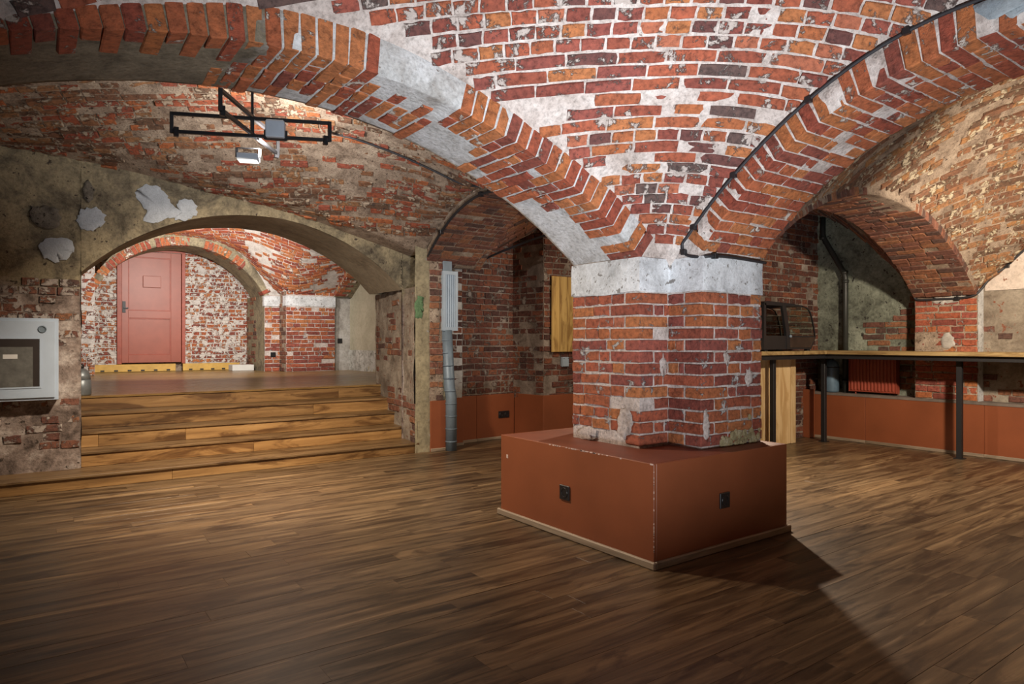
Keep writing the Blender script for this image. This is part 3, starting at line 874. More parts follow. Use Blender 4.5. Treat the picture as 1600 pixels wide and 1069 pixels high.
# ---- the central pillar
pil_poly = [(PX0, BY), (AX, BY), (AX, PY0), (PX1, PY0), (PX1, PY1 + 0.2), (AX, PY1 + 0.2), (AX, PY1), (PX0, PY1)]
core = MB().prism([(x + (0.001 if x < 3.4 else -0.001), y + (0.001 if y < 3.0 else -0.001)) for x, y in pil_poly], 'z', 0.5545, SPR + 0.15).build('pillar', MORTAR)
tag(core, 'stepped red brick pillar with a white plaster band standing on the terracotta plinth', kind='structure')
Wp = Wall(core, B_PIER, 300)
def pier_mask(p):
    m = blotch(71, 9.0, 0.8, 1.2, 0.4)(p)
    if p[2] < 0.66 and p[1] > 3.0: m = max(m, 0.6)
    return m
nC = 13
z0p = 0.566
for c in range(nC):
    z = z0p + (c + 0.5) * (1.505 - z0p) / nC
    hh = (1.505 - z0p) / nC - JOINT
    fl = 0.0            # foot spreads a little
    sc = hh / BR_H
    alt = c % 2
    # outer corners: (corner xy, direction into face 1, direction into face 2)
    def quoin(cx, cy, d1, n1, d2, n2):
        # a whole brick lying along d1 (stretcher seen on n1) or d2
        d, n, o, no = (d1, n1, d2, n2) if alt else (d2, n2, d1, n1)
        d = np.array([*d, 0.0]); n = np.array([*n, 0.0])
        if rng.random() < 0.03: return
        pc = np.array([cx, cy, z]) + d * 0.125 + n * (0.006 + fl) - d * (0.006 + fl)
        t = d; b = np.cross(n, t)
        if b[2] < 0: t = -t; b = np.cross(n, t)
        Wp.put('S', pc, t, b, n, 1, sc, 1)
    quoin(PX0, BY, (0, 1), (-1, 0), (1, 0), (0, -1))
    quoin(AX, PY0, (0, 1), (-1, 0), (1, 0), (0, -1))
    def face(a, b, n, la, lb):
        a = np.array([*a, z]); b = np.array([*b, z]); d = (b - a) / np.linalg.norm(b - a)
        a = a + d * la; b = b - d * lb
        n3 = np.array([*n, 0.0])
        if np.cross(n3, d)[2] < 0: a, b = b, a
        if np.linalg.norm(b - a) < 0.05: return
        q = np.linspace(0, 1, 5)[:, None]
        Wp.run(a + (b - a) * q + n3 * fl, np.repeat(n3[None], 5, 0), pier_mask, h=hh, proud=0.006)
    ls, lh = 0.25 + JOINT, 0.12 + JOINT
    face((PX0, PY1), (PX0, BY), (-1, 0), 0.0, ls if alt else lh)
    face((PX0, BY), (AX, BY), (0, -1), lh if alt else ls, 0.0)
    face((AX, BY), (AX, PY0), (-1, 0), 0.0, ls if alt else lh)
    face((AX, PY0), (PX1, PY0), (0, -1), lh if alt else ls, 0.0)
    face((PX1, PY0), (PX1, PY1 + 0.2), (1, 0), 0.0, 0.0)
    face((AX, PY1), (PX0, PY1), (0, 1), 0.0, 0.0)
Wp.finish()
# white plastered band
def band_mesh(poly, za, zb, out, name, mat, parent, seed=4):
    pts = []
    n = len(poly)
    cx = sum(p[0] for p in poly) / n; cy = sum(p[1] for p in poly) / n
    for i in range(n):
        a = np.array(poly[i]); b = np.array(poly[(i + 1) % n])
        L = np.linalg.norm(b - a); k = max(1, int(L / 0.05))
        nrm = np.array([(b - a)[1], -(b - a)[0]]) / L
        for j in range(k):
            pts.append(a + (b - a) * j / k)
    pts = np.array(pts)
    V = []; m = len(pts)
    zs = np.linspace(za, zb, 6)
    for z in zs:
        P = np.c_[pts, np.full(m, z)]
        r = sin_noise(P, 22, seed) * 0.004
        dirv = pts - np.array([cx, cy]); dirv /= np.linalg.norm(dirv, axis=1, keepdims=True)
        wob = sin_noise(np.c_[pts, np.zeros(m)], 14, seed + 9) * 0.008 if z == zs[0] else 0
        V += [(pts[i][0] + dirv[i][0] * (out + r[i]), pts[i][1] + dirv[i][1] * (out + r[i]), z + (wob[i] if z == zs[0] else 0)) for i in range(m)]
    Fc = [(k * m + i, k * m + (i + 1) % m, (k + 1) * m + (i + 1) % m, (k + 1) * m + i) for k in range(5) for i in range(m)]
    Fc.append(tuple(range(m))[::-1]); Fc.append(tuple(5 * m + i for i in range(m)))
    return link(name, mesh_np(name, V, Fc), mat, parent)
bd = band_mesh(pil_poly, 1.508, SPR + 0.005, 0.012, 'plaster_band', WHITE_PL, core); bd['label'] = 'white plaster band'
# crumbly yellow mortar at the foot of the right face, plaster smears
rb = MB()
for k in range(46):
    x = rng.uniform(3.42, PX1 - 0.02); z = 0.56 + abs(rng.normal(0, 0.055)) * (0.5 + (x - 3.4))
    r0 = rng.uniform(0.012, 0.028)
    bmesh.ops.create_icosphere(rb.bm, subdivisions=1, radius=1.0, matrix=Matrix.Translation((x, PY0 - 0.008, z)) @ Matrix.Diagonal((r0, r0 * 0.6, r0 * 1.3, 1)) @ Matrix.Rotation(rng.uniform(0, 3), 4, 'Y'))
o = rb.build('crumbling_mortar', RUBBLE, core); o['label'] = 'crumbling yellow mortar'; o['kind'] = 'stuff'

def smear(name, pts, origin, t, b, n, mat, parent, th=0.006, seed=0):
    """a thin irregular trowelled patch: outline pts in the (t,b) plane"""
    r = np.random.default_rng(seed)
    t, b, n, origin = (np.array(v, float) for v in (t, b, n, origin))
    pts = np.array(pts, float)
    # densify and roughen outline
    dense = []
    for i in range(len(pts)):
        a, c = pts[i], pts[(i + 1) % len(pts)]
        k = max(2, int(np.linalg.norm(c - a) / 0.02))
        for j in range(k):
            dense.append(a + (c - a) * j / k + r.normal(0, 0.0065, 2))
    dense = np.array(dense); cen = dense.mean(0); m = len(dense)
    V = [origin + t * p[0] + b * p[1] - n * 0.002 for p in dense]
    V += [origin + t * p[0] + b * p[1] + n * th * r.uniform(0.7, 1.2) for p in (cen + (dense - cen) * 0.93)]
    V += [origin + t * p[0] + b * p[1] + n * th * r.uniform(0.9, 1.5) for p in (cen + (dense - cen) * 0.5)]
    V.append(origin + t * cen[0] + b * cen[1] + n * th * 1.2)
    Fc = []
    for i in range(m):
        j = (i + 1) % m
        Fc += [(i, j, m + j, m + i), (m + i, m + j, 2 * m + j, 2 * m + i), (2 * m + i, 2 * m + j, 3 * m)]
    me = mesh_np(name, V, Fc, True)
    bm = bmesh.new(); bm.from_mesh(me); bmesh.ops.recalc_face_normals(bm, faces=bm.faces[:]); bm.to_mesh(me); bm.free()
    return link(name, me, mat, parent)
def blob(rx, ry, n=9, seed=0):
    r = np.random.default_rng(seed)
    return [(rx * r.uniform(0.75, 1.15) * math.cos(2 * PI * k / n), ry * r.uniform(0.75, 1.15) * math.sin(2 * PI * k / n)) for k in range(n)]
for k, (x, y, z, rx, rz, nn) in enumerate([(3.30, None, 0.69, 0.03, 0.10, 'y'), (None, 2.95, 0.70, 0.07, 0.10, 'x'), (None, 3.30, 0.60, 0.10, 0.05, 'x'), (3.20, None, 1.05, 0.035, 0.07, 'n'), (3.50, None, 1.10, 0.025, 0.04, 'y'), (3.72, None, 0.98, 0.04, 0.06, 'y')]):
    if nn == 'y': smear('plaster_smear', blob(rx, rz, seed=k), (x, PY0 - 0.009, z), (1, 0, 0), (0, 0, 1), (0, -1, 0), MORTAR, core, 0.004, k)
    elif nn == 'n': smear('plaster_smear', blob(rx, rz, seed=k), (x, BY - 0.009, z), (1, 0, 0), (0, 0, 1), (0, -1, 0), MORTAR, core, 0.004, k)
    else: smear('plaster_smear', blob(rx, rz, seed=k), (PX0 - 0.012, y, z), (0, -1, 0), (0, 0, 1), (-1, 0, 0), MORTAR, core, 0.004, k)

# ---- stage wall on the left (wide plastered arch over the steps)
SX0, SX1 = 0.37, 3.42
def zS(x): return np.sqrt(np.maximum(0.01, 2.097 ** 2 - (np.asarray(x, float) - 1.888) ** 2)) + 0.356
hole_s = lambda u, z: (SX0 < u - 1.6 < SX1 + 0.3) and z < float(zS(min(max(u - 1.6, 0.37), 3.41)))
def maskS(p):
    if p[0] > SX0 and p[2] > 1.5: return 1.0
    if p[2] > 1.70 + 0.05 * math.sin(7 * p[0]): return 1.0
    return 0.25 if p[2] > 1.2 else 0.58
_us = np.sort(np.concatenate([np.linspace(0, 5.25, 150), [SX0 + 1.6 - 0.0005, SX0 + 1.6 + 0.0005, SX1 + 1.6 - 0.0005, SX1 + 1.6 + 0.0005]]))
_zb = lambda u: np.where((np.asarray(u) - 1.6 > SX0) & (np.asarray(u) - 1.6 < SX1), zS(np.clip(np.asarray(u) - 1.6, 0.372, 3.418)), 0.0)
wl = wall_rect('wall_left', (-1.6, YL), (1, 0), 5.25, 0.0, 2.9, (0, -1), WALL_L, B_LEFTW, mask=maskS, hole=hole_s,
               label='old wall of worn brick and olive plaster around the steps', nv=80, amp=0.011, ztop=lambda u: WL(np.asarray(u) - 1.6) + 0.12, limit=200, us=_us, zbot=_zb)
# soffit, jambs of the stage arch
def sof(U, V):
    x = SX0 - 0.03 + U * (SX1 + 0.06 - SX0); x = np.clip(x, SX0, SX1)
    return np.stack([x, YL - 0.012 + V * (YB - YL + 0.012), zS(np.clip(x, 0.372, 3.418)) - 0.004], -1)
SOFP = plaster_mat('plaster_soffit', [(0.17, 0.14, 0.10), (0.27, 0.225, 0.16), (0.34, 0.29, 0.21)], 2.5, spots=(0.1, 0.08, 0.06), spot_lo=0.72, fine_amt=0.4)
grid_mesh('soffit', sof, 70, 14, SOFP, wl, 0.004, 8, 8)['label'] = 'smooth brown plaster underside of the arch'
def jl(U, V): return np.stack([np.full_like(U, SX0), YL + U * (YB - YL), 0.1 + V * 1.72], -1)
grid_mesh('jamb', jl, 14, 26, MORTAR_DIRTY, wl, 0.008, 12, 9)
def jr(U, V):
    y = YP + U * (8.0 - YP)
    return np.stack([SX1 - 0.02 + (y - YP) * 0.14, y, 0.0 + V * 1.80], -1)
JAMB = plaster_mat('plaster_jamb', [(0.12, 0.095, 0.075), (0.28, 0.235, 0.19), (0.44, 0.39, 0.32)], 5, spots=(0.16, 0.06, 0.035), spot_lo=0.60, bs=0.9)
jamb = grid_mesh('jamb', jr, 60, 60, JAMB, wl, 0.012, 11, 10)
jamb['label'] = 'rough broken brick jamb beside the steps'
# back face of the stage wall towards the stage
def bk(U, V):
    x = -1.6 + U * 6.3; zb = np.where((x > SX0) & (x < SX1 + 0.18), zS(np.clip(x, 0.372, 3.418)), 0.0)
    return np.stack([x, np.full_like(x, YB), zb + V * (3.2 - zb)], -1)
grid_mesh('back_face', bk, 90, 8, OLIVE, wl, 0.003, 8, 11)

# plaster patches (bluish grey trowelled repairs) on the stage wall, outline in metres in the wall plane
def on_y(px, py, yy):
    F = np.array([math.cos(THETA), math.sin(THETA), 0]); R = np.array([math.sin(THETA), -math.cos(THETA), 0])
    d = F + R * (px - 800) / FPX + np.array([0, 0, 1.0]) * (534.5 - py) / FPX
    return np.array([0, 0, CAM_H]) + d * (yy / d[1])
PATCHES = [[(61, 383), (75, 372), (95, 371), (113, 376), (117, 392), (105, 406), (85, 410), (68, 402)],
           [(120, 345), (127, 328), (150, 324), (164, 336), (162, 352), (145, 362), (128, 357)],
           [(210, 300), (225, 289), (246, 290), (258, 303), (270, 322), (285, 332), (276, 342), (262, 341), (240, 350), (224, 345), (230, 328), (216, 314)],
           [(275, 320), (285, 312), (300, 312), (309, 325), (306, 338), (290, 345), (272, 344), (281, 330)]]
for k, pl in enumerate(PATCHES):
    pts = [(on_y(px, py, YL)[0], on_y(px, py, YL)[2]) for px, py in pl]
    o = smear('plaster_patch', pts, (0, YL - 0.012, 0), (1, 0, 0), (0, 0, 1), (0, -1, 0), PATCH, wl, 0.003, 40 + k)
    o['label'] = 'pale blue-grey plaster repair'
JAMB_S = plaster_mat('stone_grey', [(0.05, 0.042, 0.035), (0.16, 0.14, 0.115), (0.24, 0.215, 0.18)], 8, spots=(0.03, 0.025, 0.02), spot_lo=0.58, bs=1.0)
# stone lump knob on the wall above the left patch
for k, (px, py, rx, rz) in enumerate([(72, 340, 0.13, 0.10), (138, 300, 0.05, 0.08)]):
    q = on_y(px, py, YL)
    o = smear('exposed_stone', blob(rx, rz, 8, 60 + k), (q[0], YL - 0.01, q[2]), (1, 0, 0), (0, 0, 1), (0, -1, 0), JAMB_S, wl, 0.012, 60 + k)

# ---- corner pilaster with olive plaster right of the steps, duct recess, back corner walls
pil = wall_rect('wall_corner', (SX1 - 0.04, YP), (1, 0), 0.40, 0.0, 2.42, (0, -1), OLIVE, None, label='olive plastered wall end beside the steps with a green paint spot', nu=16, nv=60, amp=0.01)
pil.data.materials[0] = plaster_mat('plaster_ochre', [(0.16, 0.135, 0.09), (0.30, 0.26, 0.17), (0.40, 0.345, 0.22)], 3.0, spots=(0.3, 0.29, 0.27), spot_lo=0.64, fine_amt=0.6)
q = on_y(654, 480, YP)
o = smear('paint_spot', [(-0.055, -0.10), (0.035, -0.11), (0.05, 0.02), (0.045, 0.12), (-0.02, 0.13), (-0.06, 0.05)], (q[0] + 0.01, YP - 0.007, q[2] - 0.01), (1, 0, 0), (0, 0, 1), (0, -1, 0), GREENP, pil, 0.002, 77)
o['label'] = 'green paint spot'
s1 = wall_rect('brick_strip', (3.55, YP - 0.005), (1, 0), 0.17, 0.55, 2.12, (0, -1), MORTAR_DIRTY, B_DULL, mask=lambda p: 0.35, parent=pil, limit=40, nu=8)
def seg(name, a, b, z0, z1, mats, mask, mat=MORTAR_DARK, parent=None, label=None, limit=120, **kw):
    a = np.array(a, float); b = np.array(b, float); d = b - a; L = np.linalg.norm(d)
    n = np.array([d[1], -d[0]]) / L
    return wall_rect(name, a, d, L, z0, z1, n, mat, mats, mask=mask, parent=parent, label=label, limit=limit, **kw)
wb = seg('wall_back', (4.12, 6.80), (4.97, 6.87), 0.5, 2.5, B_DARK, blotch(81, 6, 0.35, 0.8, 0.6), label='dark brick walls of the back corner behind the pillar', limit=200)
seg('jamb_face', (SX1 - 0.035 + (7.9 - YP) * 0.14, 7.9), (SX1 - 0.035, YP + 0.02), 0.1, 1.74, B_DULL, blotch(86, 7, -0.9, -0.2, 0.95), mat=JAMB, parent=wl, limit=40, amp=0.012)
seg('return_face', (3.75, YP), (3.77, 6.66), 0.5, 2.3, None, None, parent=wb)
seg('duct_recess', (3.77, 6.66), (4.10, 6.68), 0.5, 2.3, B_DARK, lambda p: 0.35 if p[2] > 1.0 else 0.8, parent=wb, limit=80, mat=GREY_PL)
seg('return_face', (4.10, 6.68), (4.12, 6.80), 0.5, 2.3, None, None, parent=wb)
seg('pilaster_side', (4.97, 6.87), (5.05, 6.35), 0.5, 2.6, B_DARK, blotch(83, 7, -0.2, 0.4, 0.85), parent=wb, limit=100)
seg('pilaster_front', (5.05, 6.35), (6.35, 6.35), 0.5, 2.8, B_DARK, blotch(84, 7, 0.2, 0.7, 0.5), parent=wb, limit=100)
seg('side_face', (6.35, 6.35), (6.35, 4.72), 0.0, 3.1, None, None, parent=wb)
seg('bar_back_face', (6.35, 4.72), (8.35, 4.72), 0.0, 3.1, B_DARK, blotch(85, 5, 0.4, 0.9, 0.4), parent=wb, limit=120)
grid_mesh('lunette', lambda U, V: np.stack([4.0 + U * 2.4, np.full_like(U, 6.9), 2.3 + V * 0.9], -1), 10, 6, GREY_PL, wb, 0.004)

# ---- right wall: recess wall behind the arch, pilaster, wall towards the viewer
wr = wall_rect('wall_right', (8.27, 4.75), (0, -1), 1.32, 0.5, 3.0, (-1, 0), GREEN_PL, B_DULL, mask=lambda p: 0.25 if (p[1] < 4.05 and p[2] < 1.62 + 0.15 * math.sin(6 * p[1])) else 1.0,
               label='green-grey plastered wall with exposed brick behind the bar counter', limit=120)
wall_rect('brick_pilaster', (8.05, PY1), (0, -1), PY1 - BY, 0.578, 1.72, (-1, 0), MORTAR_DIRTY, B_PIER, mask=blotch(91, 8, 0.5, 0.9, 0.7), parent=wr, limit=120)
for k, (yy, zz, rx, rz) in enumerate([(3.15, 1.66, 0.16, 0.05), (3.12, 1.20, 0.08, 0.09), (2.98, 1.68, 0.05, 0.04)]):
    smear('plaster_smear', blob(rx, rz, 9, 90 + k), (8.042, yy, zz), (0, -1, 0), (0, 0, 1), (-1, 0, 0), GREY_PL, wr, 0.006, 90 + k)
wall_rect('pilaster_return', (8.05, BY), (1, 0), 0.2, 0.5, 1.85, (0, -1), WHITE_PL, None, parent=wr, nu=6)
wall_rect('near_face', (8.2, BY), (0, -1), 3.6, 0.5, 3.0, (-1, 0), plaster_mat('plaster_greybrown', [(0.14, 0.11, 0.085), (0.28, 0.24, 0.19), (0.38, 0.34, 0.28)], 3.4, spots=(0.2, 0.07, 0.04), spot_lo=0.62), B_DULL,
          mask=lambda p: 1.0 if p[2] > 1.78 else (0.86 if p[2] > 1.0 else 0.8), parent=wr, limit=60, ztop=lambda u: wallR(BY - np.asarray(u)) + 0.06)
# pinkish plaster lunette above
LUN = lambda U, V: np.stack([np.full_like(U, 8.185), BY - 0.02 - U * 3.3, 1.74 + V * np.maximum(0.0, wallR(BY - 0.02 - U * 3.3) - 1.72)], -1)
grid_mesh('plaster_lunette', LUN, 50, 14, PINK_PL, wr, 0.004, 9, 12, flip=True)['label'] = 'pinkish white plaster above the bar'
# closing walls out of view
cl = wall_rect('wall_behind', (-1.6, -1.1), (1, 0), 10.0, 0.0, 3.4, (0, 1), MORTAR_DIRTY, None, label='brick wall behind the viewer', nu=30, nv=12)
wall_rect('side', (-1.6, -1.1), (0, 1), 8.0, 0.0, 3.4, (1, 0), MORTAR_DIRTY, None, parent=cl, nu=30, nv=12)

# ---- wainscots (terracotta boards) and skirtings
DADO = 0.575
def dado(name, pts, z1, label, rails=True, thick=0.02):
    root = None
    for i, (a, b) in enumerate(zip(pts, pts[1:])):
        a = Vector((*a, 0)); b = Vector((*b, 0)); d = (b - a).normalized(); nrm = Vector((d.y, -d.x, 0))
        m = MB()
        # panel with real thickness
        L = (b - a).length
        M = Matrix(((d.x, nrm.x, 0, a.x), (d.y, nrm.y, 0, a.y), (0, 0, 1, 0), (0, 0, 0, 1)))
        m.box((0.001, -thick, 0.0), (L - 0.001, 0, z1), 0.003, M)
        if root is None:
            root = m.build(name, TERRA); tag(root, label, kind='structure')
        else:
            m.build('panel', TERRA, root)
        if rails:
            MB().box((0, 0.0, 0.0), (L, 0.014, 0.035), 0.004, M).build('skirting', TRIM_W if abs(d.x) > abs(d.y) else TRIM_WY, root)
    return root
dr = dado('baseboard_right', [(XR, 4.87), (XR, 4.0), (XR, 2.78), (XR, 1.4), (XR, -0.2), (XR, -1.1)], DADO, 'terracotta painted low wainscot under the bar counter')
m = MB().box((XR - 0.005, -1.1, DADO - 0.03), (8.32, 4.87, DADO)).build('ledge', plain_mat('ledge_grey', (0.16, 0.13, 0.11), 0.8, var=0.3), dr)
MB().box((7.05, 4.87, 0), (8.06, 4.90, DADO + 0.02), 0.003).build('panel', TERRA, dr)
MB().box((7.93, 4.62, 0), (8.03, 4.87, DADO + 0.03), 0.003).build('panel', TERRA, dr)
db = dado('baseboard_back', [(3.56, YP - 0.015), (3.78, YP - 0.015), (3.80, 6.63), (4.10, 6.655), (4.12, 6.775), (4.38, 6.80), (4.97, 6.845), (5.03, 6.33), (6.35, 6.33)], DADO - 0.02, 'terracotta painted low wainscot in the back corner')

# ================================================================== STEPS AND STAGE
STEPS = [(6.485, 0.0, 0.112), (6.90, 0.112, 0.243), (7.19, 0.243, 0.382), (7.46, 0.382, 0.526), (7.78, 0.526, 0.67)]
ZST = 0.67
stairs = MB().prism([(6.52, 0.0), (7.95, 0.0), (7.95, 0.62), (7.82, 0.62), (7.82, 0.48), (7.5, 0.48), (7.5, 0.34), (7.23, 0.34), (7.23, 0.2), (6.94, 0.2), (6.94, 0.07), (6.52, 0.07)], 'x', -1.55, 3.36).build('staircase', plain_mat('stair_carcass', (0.05, 0.03, 0.02), 0.8))
tag(stairs, 'wide flight of five brown wooden steps leading up to the stage', 'stairs')
for i, (yf, za, zb) in enumerate(STEPS):
    x0 = -1.55 if i == 0 else SX0 - 0.01
    x1 = SX1 - 0.02 + (yf - YP) * 0.14
    yn = STEPS[i + 1][0] if i < 4 else None
    # riser boards
    cuts = [x0, 1.02, x1] if i == 0 else ([x0, x0 + 0.16, 1.25, x1] if i == 2 else [x0, x0 + (x1 - x0) * (0.35 + 0.12 * i), x1])
    for a, b in zip(cuts, cuts[1:]):
        L = b - a
        o = MB().box((-L / 2 + 0.0008, -0.009, -(zb - za) / 2 + 0.001), (L / 2 - 0.0008, 0.009, (zb - za) / 2 - 0.022), 0.002).build('riser', STEP_W, stairs)
        o.location = ((a + b) / 2, yf + 0.009, (za + zb) / 2)
    if yn is not None:
        nb = 2 if i else 3
        w = (yn - yf + 0.02) / nb
        for k in range(nb):
            yy = yf - 0.016 + k * w
            L = x1 + 0.03 - x0
            o = MB().box((-L / 2, 0.0008, -0.022), (L / 2, w - 0.0008, 0), 0.004 if k == 0 else 0.0015).build('tread', TREAD_W, stairs)
            o.location = ((x0 + x1 + 0.03) / 2, yy, zb)
# stage floor boards
stg = MB().box((-1.55, 7.80, 0.60), (5.3, 14.3, ZST - 0.018)).build('floor_stage', plain_mat('stage_carcass', (0.05, 0.03, 0.02), 0.8))
tag(stg, 'raised stage floor of glossy brown boards behind the steps', kind='structure')
STAGE_W = wood_mat('stage_wood', [(0.11, 0.065, 0.026), (0.25, 0.155, 0.058), (0.34, 0.22, 0.09)], 'X', rough=0.27, blotch=(0.6, 0.55, 0.5))
y = 7.765; k = 0
while y < 13.7:
    w = 0.145
    x = -1.5 - (k % 3) * 0.7
    while x < 5.0:
        L = 2.1
        if fw(np.array([x + L / 2, y, ZST]))[0] > -420:
            o = link('plank', plank_mesh(L, w - 0.0015, STAGE_W, 0.02), None, stg)
            o.location = (x + L / 2, y + w / 2, ZST)
        x += L + 0.001
    y += w; k += 1

# ---- stage room
YE = 12.4
def zE(x): return np.sqrt(np.maximum(0.0025, 1.44 ** 2 - (np.asarray(x, float) - 2.153) ** 2)) + 1.397
zF = curve([(7.7, 1.95), (8.6, 2.25), (9.5, 2.60), (10.4, 2.70), (11.2, 2.52), (12.03, 2.06)])
stageN = curve([(-1.5, 2.2), (-0.2, 2.4), (0.72, 2.45), (1.2, 2.86), (2.15, 3.0), (3.0, 2.80), (3.45, 2.35), (3.72, 2.1), (4.62, 2.12)])
stageS = curve([(-1.5, 2.1), (0.4, 2.45), (1.9, 2.62), (3.3, 2.35), (4.62, 1.95)])
vaultS = coons(-1.2, 4.62, YB, YE, stageS, stageN, curve([(7.7, 2.1), (10, 3.0), (12.4, 2.2)]), lambda y: zF(y) + 0.05)
vault('ceiling_stage', vaultS, -1.2, 4.62, YB, YE, MORTAR_LIME, B_STAGE, (2.2, 9.0), (0.5, 0.866), (-1.5, 3.8), blotch(12, 5.0, 0.1, 0.8, 0.7),
      'pale lime-streaked brick vault over the stage', limit=120, region=lambda x, y: y > 9.0)
arch('ceiling_arch', 'x', 0.715, 3.59, YE, 13.3, zE, lambda x: np.full_like(np.asarray(x, float), 0.12), OLIVE, B_STAGE,
     'brick edged arch in front of the red door', mask=lambda p: 1.0, nmask=lambda p: 0.9 if (2.75 < p[0] < 3.6 and p[2] < 2.5) or 2.25 < p[0] < 2.4 else 0.05, far_bricks=False, limit=80, seed=65)
# door wall
DW = 13.6
wd = wall_rect('wall_door', (-1.2, DW), (1, 0), 5.0, ZST, 3.1, (0, -1), MORTAR_LIME, B_LIME, mask=blotch(95, 9, 0.5, 1.0, 0.4), label='rough limewashed brick wall around the red door', limit=200, nu=60, nv=36, amp=0.007, hole=lambda u, z: 1.29 < u - 1.2 < 2.33 and z < 2.82)
# jamb / pilaster of the door arch and the far pillar
fp = wall_rect('pillar_stage', (3.45, YE), (1, 0), 0.27, ZST, 2.05, (0, -1), MORTAR, B_PIER, label='stepped red brick pillar with white band at the back of the stage', limit=60, mask=lambda p: 0.1 if p[2] < 1.82 else 1.0)
wall_rect('jamb', (3.45, 13.6), (0, -1), 1.2, ZST, 2.05, (-1, 0), OLIVE, B_DULL, mask=lambda p: 0.5 if p[1] > 13.0 else 1.0, parent=fp, limit=20)
wall_rect('jamb', (0.85, 12.4), (0, 1), 1.2, ZST, 2.05, (1, 0), OLIVE, None, parent=fp)
wall_rect('face', (-1.2, YE), (1, 0), 2.05, ZST, 2.6, (0, -1), MORTAR_LIME, B_LIME, mask=lambda p: 0.3, parent=fp, limit=60)
wall_rect('side_face', (3.72, YE), (0, -1), 0.37, ZST, 2.15, (-1, 0), MORTAR_DIRTY, B_DULL, mask=lambda p: 0.3, parent=fp, limit=30)
wall_rect('front_face', (3.72, 12.03), (1, 0), 0.90, ZST, 2.17, (0, -1), MORTAR, B_PIER, mask=lambda p: 1.0 if (1.83 < p[2] < 2.04 or p[2] > 2.13) else 0.04, parent=fp, limit=120)
MB().box((3.44, YE - 0.014, 1.845), (3.725, YE + 0.1, 2.03), 0.004).build('white_band', WHITE_PL, fp)
MB().box((3.71, 12.016, 1.845), (4.63, 12.2, 2.03), 0.004).build('white_band', WHITE_PL, fp)
MB().box((3.70, 12.02, 2.10), (4.64, 12.3, 2.18), 0.004).build('ledge', MORTAR, fp)
wall_rect('spandrel', (2.9, YE + 0.02), (1, 0), 1.8, 2.0, 3.1, (0, -1), MORTAR_LIME, None, parent=fp, nu=40, zbot=lambda u: np.maximum(2.0, zE(np.minimum(2.9 + np.asarray(u), 3.59)) + 0.03))
# niche at the right side of the stage
ws = wall_rect('wall_stage', (4.62, 12.03), (0, -1), 4.3, ZST, 3.1, (-1, 0), MORTAR, B_STAGE, hole=lambda u, z: u < 3.75 and z < float(zF(12.03 - u)) - 0.02, label='right wall of the stage with an arched plastered niche', limit=20, mask=lambda p: 0.1, nu=60, nv=36)
arch('niche_edge', 'y', 8.3, 12.02, 4.60, 5.05, lambda y: zF(y) - 0.03, lambda y: np.full_like(np.asarray(y, float), 0.1), OLIVE, B_STAGE, 'brick edge', mask=lambda p: 1.0, nmask=lambda p: 0.02, far_bricks=False, limit=60, seed=75).parent = ws
wall_rect('niche_back', (4.95, 12.5), (0, -1), 4.8, ZST, 2.75, (-1, 0), BEIGE_PL, None, parent=ws, nu=40)
wall_rect('niche_jamb', (4.60, 12.12), (1, 0), 0.40, ZST, 2.3, (0, -1), GREY_PL, None, parent=ws)
wall_rect('rough_foot', (4.94, 12.3), (0, -1), 3.4, ZST, 1.05, (-1, 0), plaster_mat('plaster_flaked', [(0.2, 0.19, 0.16), (0.5, 0.49, 0.45), (0.6, 0.6, 0.57)], 7, spots=(0.12, 0.11, 0.09), spot_lo=0.58), None, parent=ws, amp=0.02)
MB().box((-1.3, 13.7, 0.6), (5.4, 13.75, 3.3)).build('backing', MORTAR_DIRTY, wd)

# ---- red door
dx0, dx1, dz0, dz1 = 1.335, 2.287, 0.83, 2.82
dr_ = empty('door_1', ((dx0 + dx1) / 2, DW, dz0))
tag(dr_, 'red painted wooden two-panel door at the back of the stage', kind='structure')
def dpart(name, a, b, mat, parent=dr_, bev=0.003):
    o = MB().box(a, b, bev).build(name, mat, parent)
    if parent is dr_: o.location = -Vector(dr_.location)
    return o
FRAMEP = plain_mat('door_frame_paint', (0.30, 0.062, 0.035), rough=0.5, var=0.2, scale=12)
dpart('frame_post', (dx0 - 0.075, DW - 0.04, ZST + 0.14), (dx0 - 0.005, DW + 0.06, dz1 + 0.02), FRAMEP)
dpart('frame_post', (dx1 + 0.005, DW - 0.04, ZST + 0.14), (dx1 + 0.065, DW + 0.06, dz1 + 0.02), FRAMEP)
dpart('frame_head', (dx0 - 0.075, DW - 0.045, dz1 + 0.005), (dx1 + 0.065, DW + 0.06, dz1 + 0.075), FRAMEP)
leaf = dpart('leaf', (dx0, DW + 0.02, dz0), (dx1, DW + 0.05, dz1), DOORP)
def lpart(name, a, b, mat, bev=0.003):
    return MB().box(a, b, bev).build(name, mat, leaf)
for a, b in (((dx0, dz0), (dx0 + 0.10, dz1)), ((dx1 - 0.17, dz0), (dx1, dz1))):
    lpart('stile', (a[0], DW + 0.002, a[1]), (b[0], DW + 0.021, b[1]), DOORP)
for za, zb in ((dz0, dz0 + 0.14), (dz0 + 0.80, dz0 + 0.93), (dz1 - 0.10, dz1)):
    lpart('rail', (dx0 + 0.10, DW + 0.002, za), (dx1 - 0.17, DW + 0.021, zb), DOORP)
